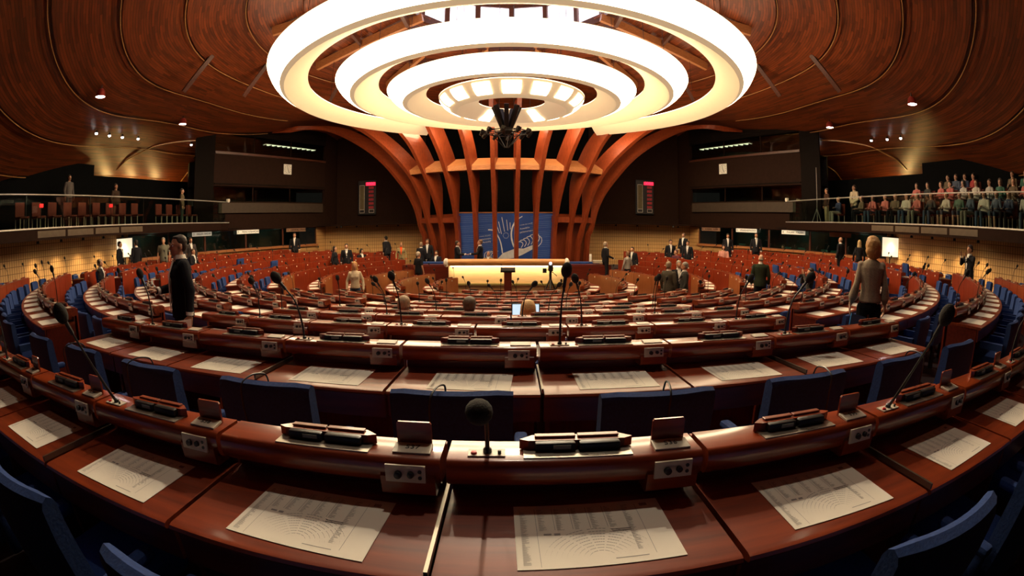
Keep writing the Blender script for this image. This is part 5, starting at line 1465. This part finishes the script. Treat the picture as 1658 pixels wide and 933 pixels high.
def snap(x, y):
    """move a standing figure into the free walking strip behind the chairs of its row"""
    r = math.hypot(x, y); ph = math.degrees(abs(math.atan2(x, -y)))
    if ph > 146 or r > 15.2: return x, y
    for k in ROWS[1:]:
        if R_[k] - .1 <= r < R_[k] + 1.2:
            f = (R_[k] + 1.04) / r; return x * f, y * f
    return x, y
for lb, x, y, yw, kw in LP:
    if kw.get('z') is None: x, y = snap(x, y)
    kw = dict(kw); z = kw.pop('z', None); H = kw.pop('H', 1.72)
    kw.setdefault('jacket', DK); kw.setdefault('trousers', DK)
    make_person(lb, (x, y, floor_at(x, y) if z is None else z), yw, H, **kw)
# seated people
def seated(lb, x, y, z, yw, **kw):
    r = math.hypot(x, y); ph = math.degrees(abs(math.atan2(x, -y)))
    if ph < 146 and r < 15.2:
        for k in ROWS:
            if R_[k] <= r < R_[k] + 1.2: f = (R_[k] + .84) / r; x *= f; y *= f; break
        for o in [o for o in COL.objects if o.name.startswith('delegate_chair') and (o.location - Vector((x, y, z))).length < .62]:
            if o.type == 'MESH': bpy.data.objects.remove(o)
        if abs(z + 1.15) > .01:
            R0 = math.hypot(x, y); pc = math.atan2(x, -y)
            tag(link('delegate_chair', CF, None, (x, y, z), (0, 0, yw)), 'blue chair occupied by the ' + ' '.join(lb.split()[:8]), 'chair', 'blue delegate chairs')
    kw.setdefault('jacket', DK); kw.setdefault('trousers', DK)
    return make_person(lb, (x, y, z), yw, kw.pop('H', 1.72), pose='sit', **kw)
seated('grey-haired man in a grey suit seated in the middle rows, left of three heads', -1.30, -10.93, fz('E'), rad(-7), jacket=(.09, .075, .055), hair=(.34, .23, .13), H=1.62)
seated('man with grey-brown hair and a pale jacket seated, middle of three heads', -.49, -10.98, fz('E'), rad(-2), jacket=(.28, .22, .15), hair=(.12, .08, .05), H=1.62)
seated('person with blonde hair seated at an open laptop, right of three heads', .20, -10.95, fz('E'), 0, jacket=(.05, .05, .05), hair=(.60, .36, .14), hairstyle='bob', female=True, H=1.56)
seated('man seated at the left end behind the outer rows, facing the aisle', -11.9, -6.6, fz('B') - .12, rad(-60), hair=(.35, .25, .18), tie=(.1, .1, .1))
seated('man in a dark suit seated with arms raised in the left rows', -12.35, -.9, fz('B') - .12, rad(-90), hair=(.1, .06, .04))
seated('person with dark curly hair seated in the far left rows', -6.7, 5.9, fz('F'), rad(-135), hair=(.02, .012, .01), hairstyle='bob')
seated('man seated behind the presiding desk with a raised hand', -1.0, 4.65, -1.6, rad(170), hair=(.45, .4, .3), hairstyle='bald', jacket=(.25, .16, .08))
seated('person in dark clothes seated at the left blue table', -3.45, 5.85, -1.6, rad(170), jacket=(.02, .02, .03))
seated('man in a striped pullover taking a photograph in the right rows', 7.80, -4.35, fz('F'), rad(75), jacket=(.06, .055, .05), hair=(.03, .02, .015), arms=dict(lw=(-.06, .24, 1.55), le=(-.24, .2, 1.30), lh=(.1, .3, 1), rw=(.06, .24, 1.55), re=(.24, .2, 1.30), rh=(-.1, .3, 1)), shirt=None)
seated('person in a pink top seated below the right booths', 9.6, 4.6, fz('D'), rad(150), jacket=(.55, .25, .2), shirt=None, hair=(.04, .02, .02))
seated('dark-haired person seated left of the suited group, far right rows', 7.15, 5.3, fz('F'), rad(120), hair=(.12, .05, .04), shirt=None, jacket=(.1, .03, .04))
# laptop in front of the blonde person
t = thing('open_laptop', 'open laptop with a bright screen in front of the blonde seated person', 'laptop', (.19, -10.30, fz('E') + .742), 0)
m = MB(); m.box((0, 0, .012), (.36, .25, .02), bev=.004); m.build('keyboard_base', M['black'], t)
m = MB(); m.box((0, .135, .135), (.37, .012, .25), bev=.003); m.build('lid', M['black'], t)
m = MB(); m.box((0, .127, .135), (.345, .004, .225)); m.build('screen', M['lap'], t)
# interpreters inside the booths
for lb, x, y, yw, c in (('interpreter in a grey jacket seen inside the left booth under the FRENCH sign', -13.75, 6.7, rad(-120), (.25, .22, .16)), ('interpreter in olive seated inside the middle right booth', 13.05, 5.2, rad(120), (.22, .20, .08)), ('interpreter in dark clothes inside the innermost right booth', 11.9, 8.6, rad(120), (.10, .07, .05)), ('interpreter in a green shirt inside the outer left booth', -15.9, -.6, rad(-120), (.12, .22, .10))):
    seated(lb, x, y, -1.15, yw, jacket=c, shirt=None, hair=(.1, .07, .05), H=1.80)
# ------------------------------------------------------------------ gallery seats and public
def seat_mesh():
    m = MB(); m.box((0, .02, .43), (.44, .42, .07), bev=.02); m.box((0, -.20, .70), (.44, .06, .46), bev=.02); return m.mesh('seat', M['redseat'], True)
GS = seat_mesh(); m = MB()
for x_ in (-.20, .20):
    for y_ in (-.18, .2): m.tube([(x_, y_, 0), (x_, y_, .42)], .016, 6)
GL = m.mesh('frame', mat('cream_metal', (.62, .52, .36), .4), True)
seats_done = []
for k in range(13):
    y = -7.6 + k * .80 + (.9 if k > 8 else 0)
    o = thing('gallery_chair', 'empty red gallery seat on cream legs, left gallery, %s from the camera end' % NUM[k], 'seat', (XC - 14.75, y, 1.28), rad(-90), 'empty red gallery seats')
    link('seat', GS, o)
    for x_ in (-.2, .2):
        for y_ in (-.18, .2):
            mm = cached('gleg', lambda: MB().tube([(0, 0, 0), (0, 0, .42)], .016, 6).mesh('leg', mat('cream_metal', (.62, .52, .36), .4), True)); link('leg', mm, o, (x_, y_, 0))
    seats_done.append(o)
for k, y in enumerate((-6.9, -3.2)):
    t = thing('exit_lamp', 'small glowing red lamp in the left gallery, %s one' % ('left' if k == 0 else 'right'), 'lamp', (XC - 14.4, y, 2.05))
    m = MB(); m.box((0, 0, 0), (.08, .16, .12), bev=.02); m.build('lens', M['redlamp'], t); m = MB(); m.tube([(0, 0, -.06), (0, 0, -.77)], .012, 6); m.build('stem', M['black'], t)
make_person('man in dark clothes standing in the left gallery beside the red seats', (XC - 15.2, -2.2, 1.28), rad(-90), 1.74, jacket=(.05, .03, .02), trousers=(.2, .08, .05), shirt=None)
make_person('person standing behind the railing near the inner end of the left gallery', (XC - 14.6, 1.9, 1.28), rad(-60), 1.66, jacket=(.14, .10, .06), trousers=(.08, .1, .08), shirt=None)
make_person('person in a pale shirt standing at the back of the left gallery', (XC - 16.2, -4.2, 1.68), rad(-90), 1.72, jacket=(.12, .10, .09), trousers=(.05, .05, .05), shirt=None)
# right gallery: the public, built from a few figures and copied with clothes of their own
protos = []
for i, kw in enumerate((dict(hairstyle='short', arms=dict()), dict(hairstyle='long', female=True), dict(hairstyle='bob', female=True, lean=.05), dict(hairstyle='short', arms=dict(lw=(-.05, .22, 1.22), rw=(.05, .22, 1.20))), dict(hairstyle='short', female=True, skirt=True))):
    protos.append(kw)
TOPS = [((.35, .04, .04), 'red'), ((.55, .50, .42), 'cream'), ((.04, .05, .09), 'navy'), ((.03, .03, .03), 'black'), ((.45, .42, .38), 'white'), ((.05, .14, .10), 'green'), ((.50, .14, .12), 'pink'), ((.16, .12, .08), 'brown'), ((.09, .11, .15), 'grey-blue')]
BOTS = [((.06, .09, .16), 'jeans'), ((.30, .27, .22), 'pale trousers'), ((.02, .02, .025), 'dark trousers')]
HAIRS = [(.02, .013, .01), (.05, .025, .015), (.16, .08, .03), (.09, .06, .045)]
PC_ = {}
def audience(pk, top, bot, hr, loc, yaw, label, legs):
    base = PC_.get(pk)
    if base is None:
        base = make_person(label, loc, yaw, 1.70, pose='sit', jacket=top, trousers=bot, shirt=None, hair=hr, skin='pale', group='public in the right gallery', **protos[pk]); PC_[pk] = base; r = base
    else:
        r = copy_tree(base); r.location = loc; r.rotation_euler = (0, 0, yaw); r['label'] = label
    for ch in r.children:
        nm = ch.name.split('.')[0]; c = {'top': top, 'trousers': bot, 'skirt': bot, 'hair': hr}.get(nm)
        if c and ch.material_slots:
            ch.material_slots[0].link = 'OBJECT'
            ch.material_slots[0].material = mat('%s_%d_%d_%d' % ('hair' if nm == 'hair' else 'cloth', *[int(x * 255) for x in c]), c, .85, scale=60, var=.18)
    return r
tier = ['front row', 'second tier', 'third tier', 'top tier']
cnt = 0
rg = random.Random(21)
plan = [(0, [-8.9, -8.2, -7.6, -7.0, -6.35, -5.75, -5.1, -4.3, -3.5, -2.8, -2.1, -1.45, -.7, .1, 1.9]), (1, [-9.6, -9.0, -8.4, -7.8, -7.2, -6.6, -6.0, -5.3, -4.6, -4.0, -3.3, -2.6]), (2, [-9.9, -9.2, -8.5, -7.9, -7.3, -5.2, -4.7, -4.2, -3.7]), (3, [-10.0, -9.3, -8.6, -7.9, -6.9, -5.9, -5.2, -4.5])]
for tr_, ys in plan:
    for j, y in enumerate(ys[::-1]):
        x = XC + 14.95 + tr_ * 1.0; z = 1.28 + (.12 + .40 * tr_ if tr_ else 0)
        tp = TOPS[rg.randrange(len(TOPS))]; bt_ = BOTS[rg.randrange(3)]; pk = rg.randrange(5)
        audience(pk, tp[0], bt_[0], HAIRS[rg.randrange(4)], (x, y + rg.uniform(-.06, .06), z), rad(90) + rg.uniform(-.25, .25), 'seated visitor in %s and %s, right gallery %s, %s from the inner end' % (tp[1], bt_[1], tier[tr_], NUM[j]), True)
        # the bench seat each sits on
        o = thing('gallery_chair', 'red seat under a visitor, right gallery %s, %s from the inner end' % (tier[tr_], NUM[j]), 'seat', (x + .03, y, z), rad(90), 'occupied red gallery seats')
        link('seat', GS, o)
        for x_ in (-.2, .2):
            for y_ in (-.18, .2): link('leg', MC['gleg'], o, (x_, y_, 0))
make_person('guard in a white shirt and dark tie standing in the right gallery', (XC + 16.0, 1.9, 1.28), rad(95), 1.90, jacket=(.62, .50, .34), trousers=(.02, .02, .02), shirt=(.62, .50, .34), tie=(.10, .04, .02), arms=dict(lw=(-.06, .16, .93), le=(-.26, .0, 1.12), rw=(.06, .16, .93), re=(.26, .0, 1.12)))
make_person('person in dark clothes standing behind a tripod at the right railing', (XC + 14.7, 2.55, 1.28), rad(80), 1.66, jacket=(.06, .03, .02), trousers=(.40, .33, .2), shirt=None)
t = thing('tripod', 'tall thin tripod stand in the right gallery near the guard', 'tripod', (XC + 14.3, 2.85, 1.28))
m = MB(); m.tube([(0, 0, .5), (0, 0, 2.6)], .015, 6); m.build('pole', M['chrome'], t)
for k in range(3):
    a = 2 * PI * k / 3; m = MB(); m.tube([(0, 0, .7), (.28 * math.cos(a), .28 * math.sin(a), 0)], .014, 6); m.build('leg', M['chrome'], t)
t = thing('white_frame_stand', 'white framed stand at the inner end of the right gallery', 'stand', (XC + 14.15, 4.3, 1.28))
m = MB(); m.box((0, .12, .6), (.05, .06, 1.2)); m.box((0, -.2, .45), (.05, .05, .7)); m.box((0, -.05, .06), (.1, .75, .06)); m.box((0, 0, .78), (.05, .6, .05)); m.box((0, .05, 1.05), (.06, .28, .22)); m.build('frame', M['plate'], t)
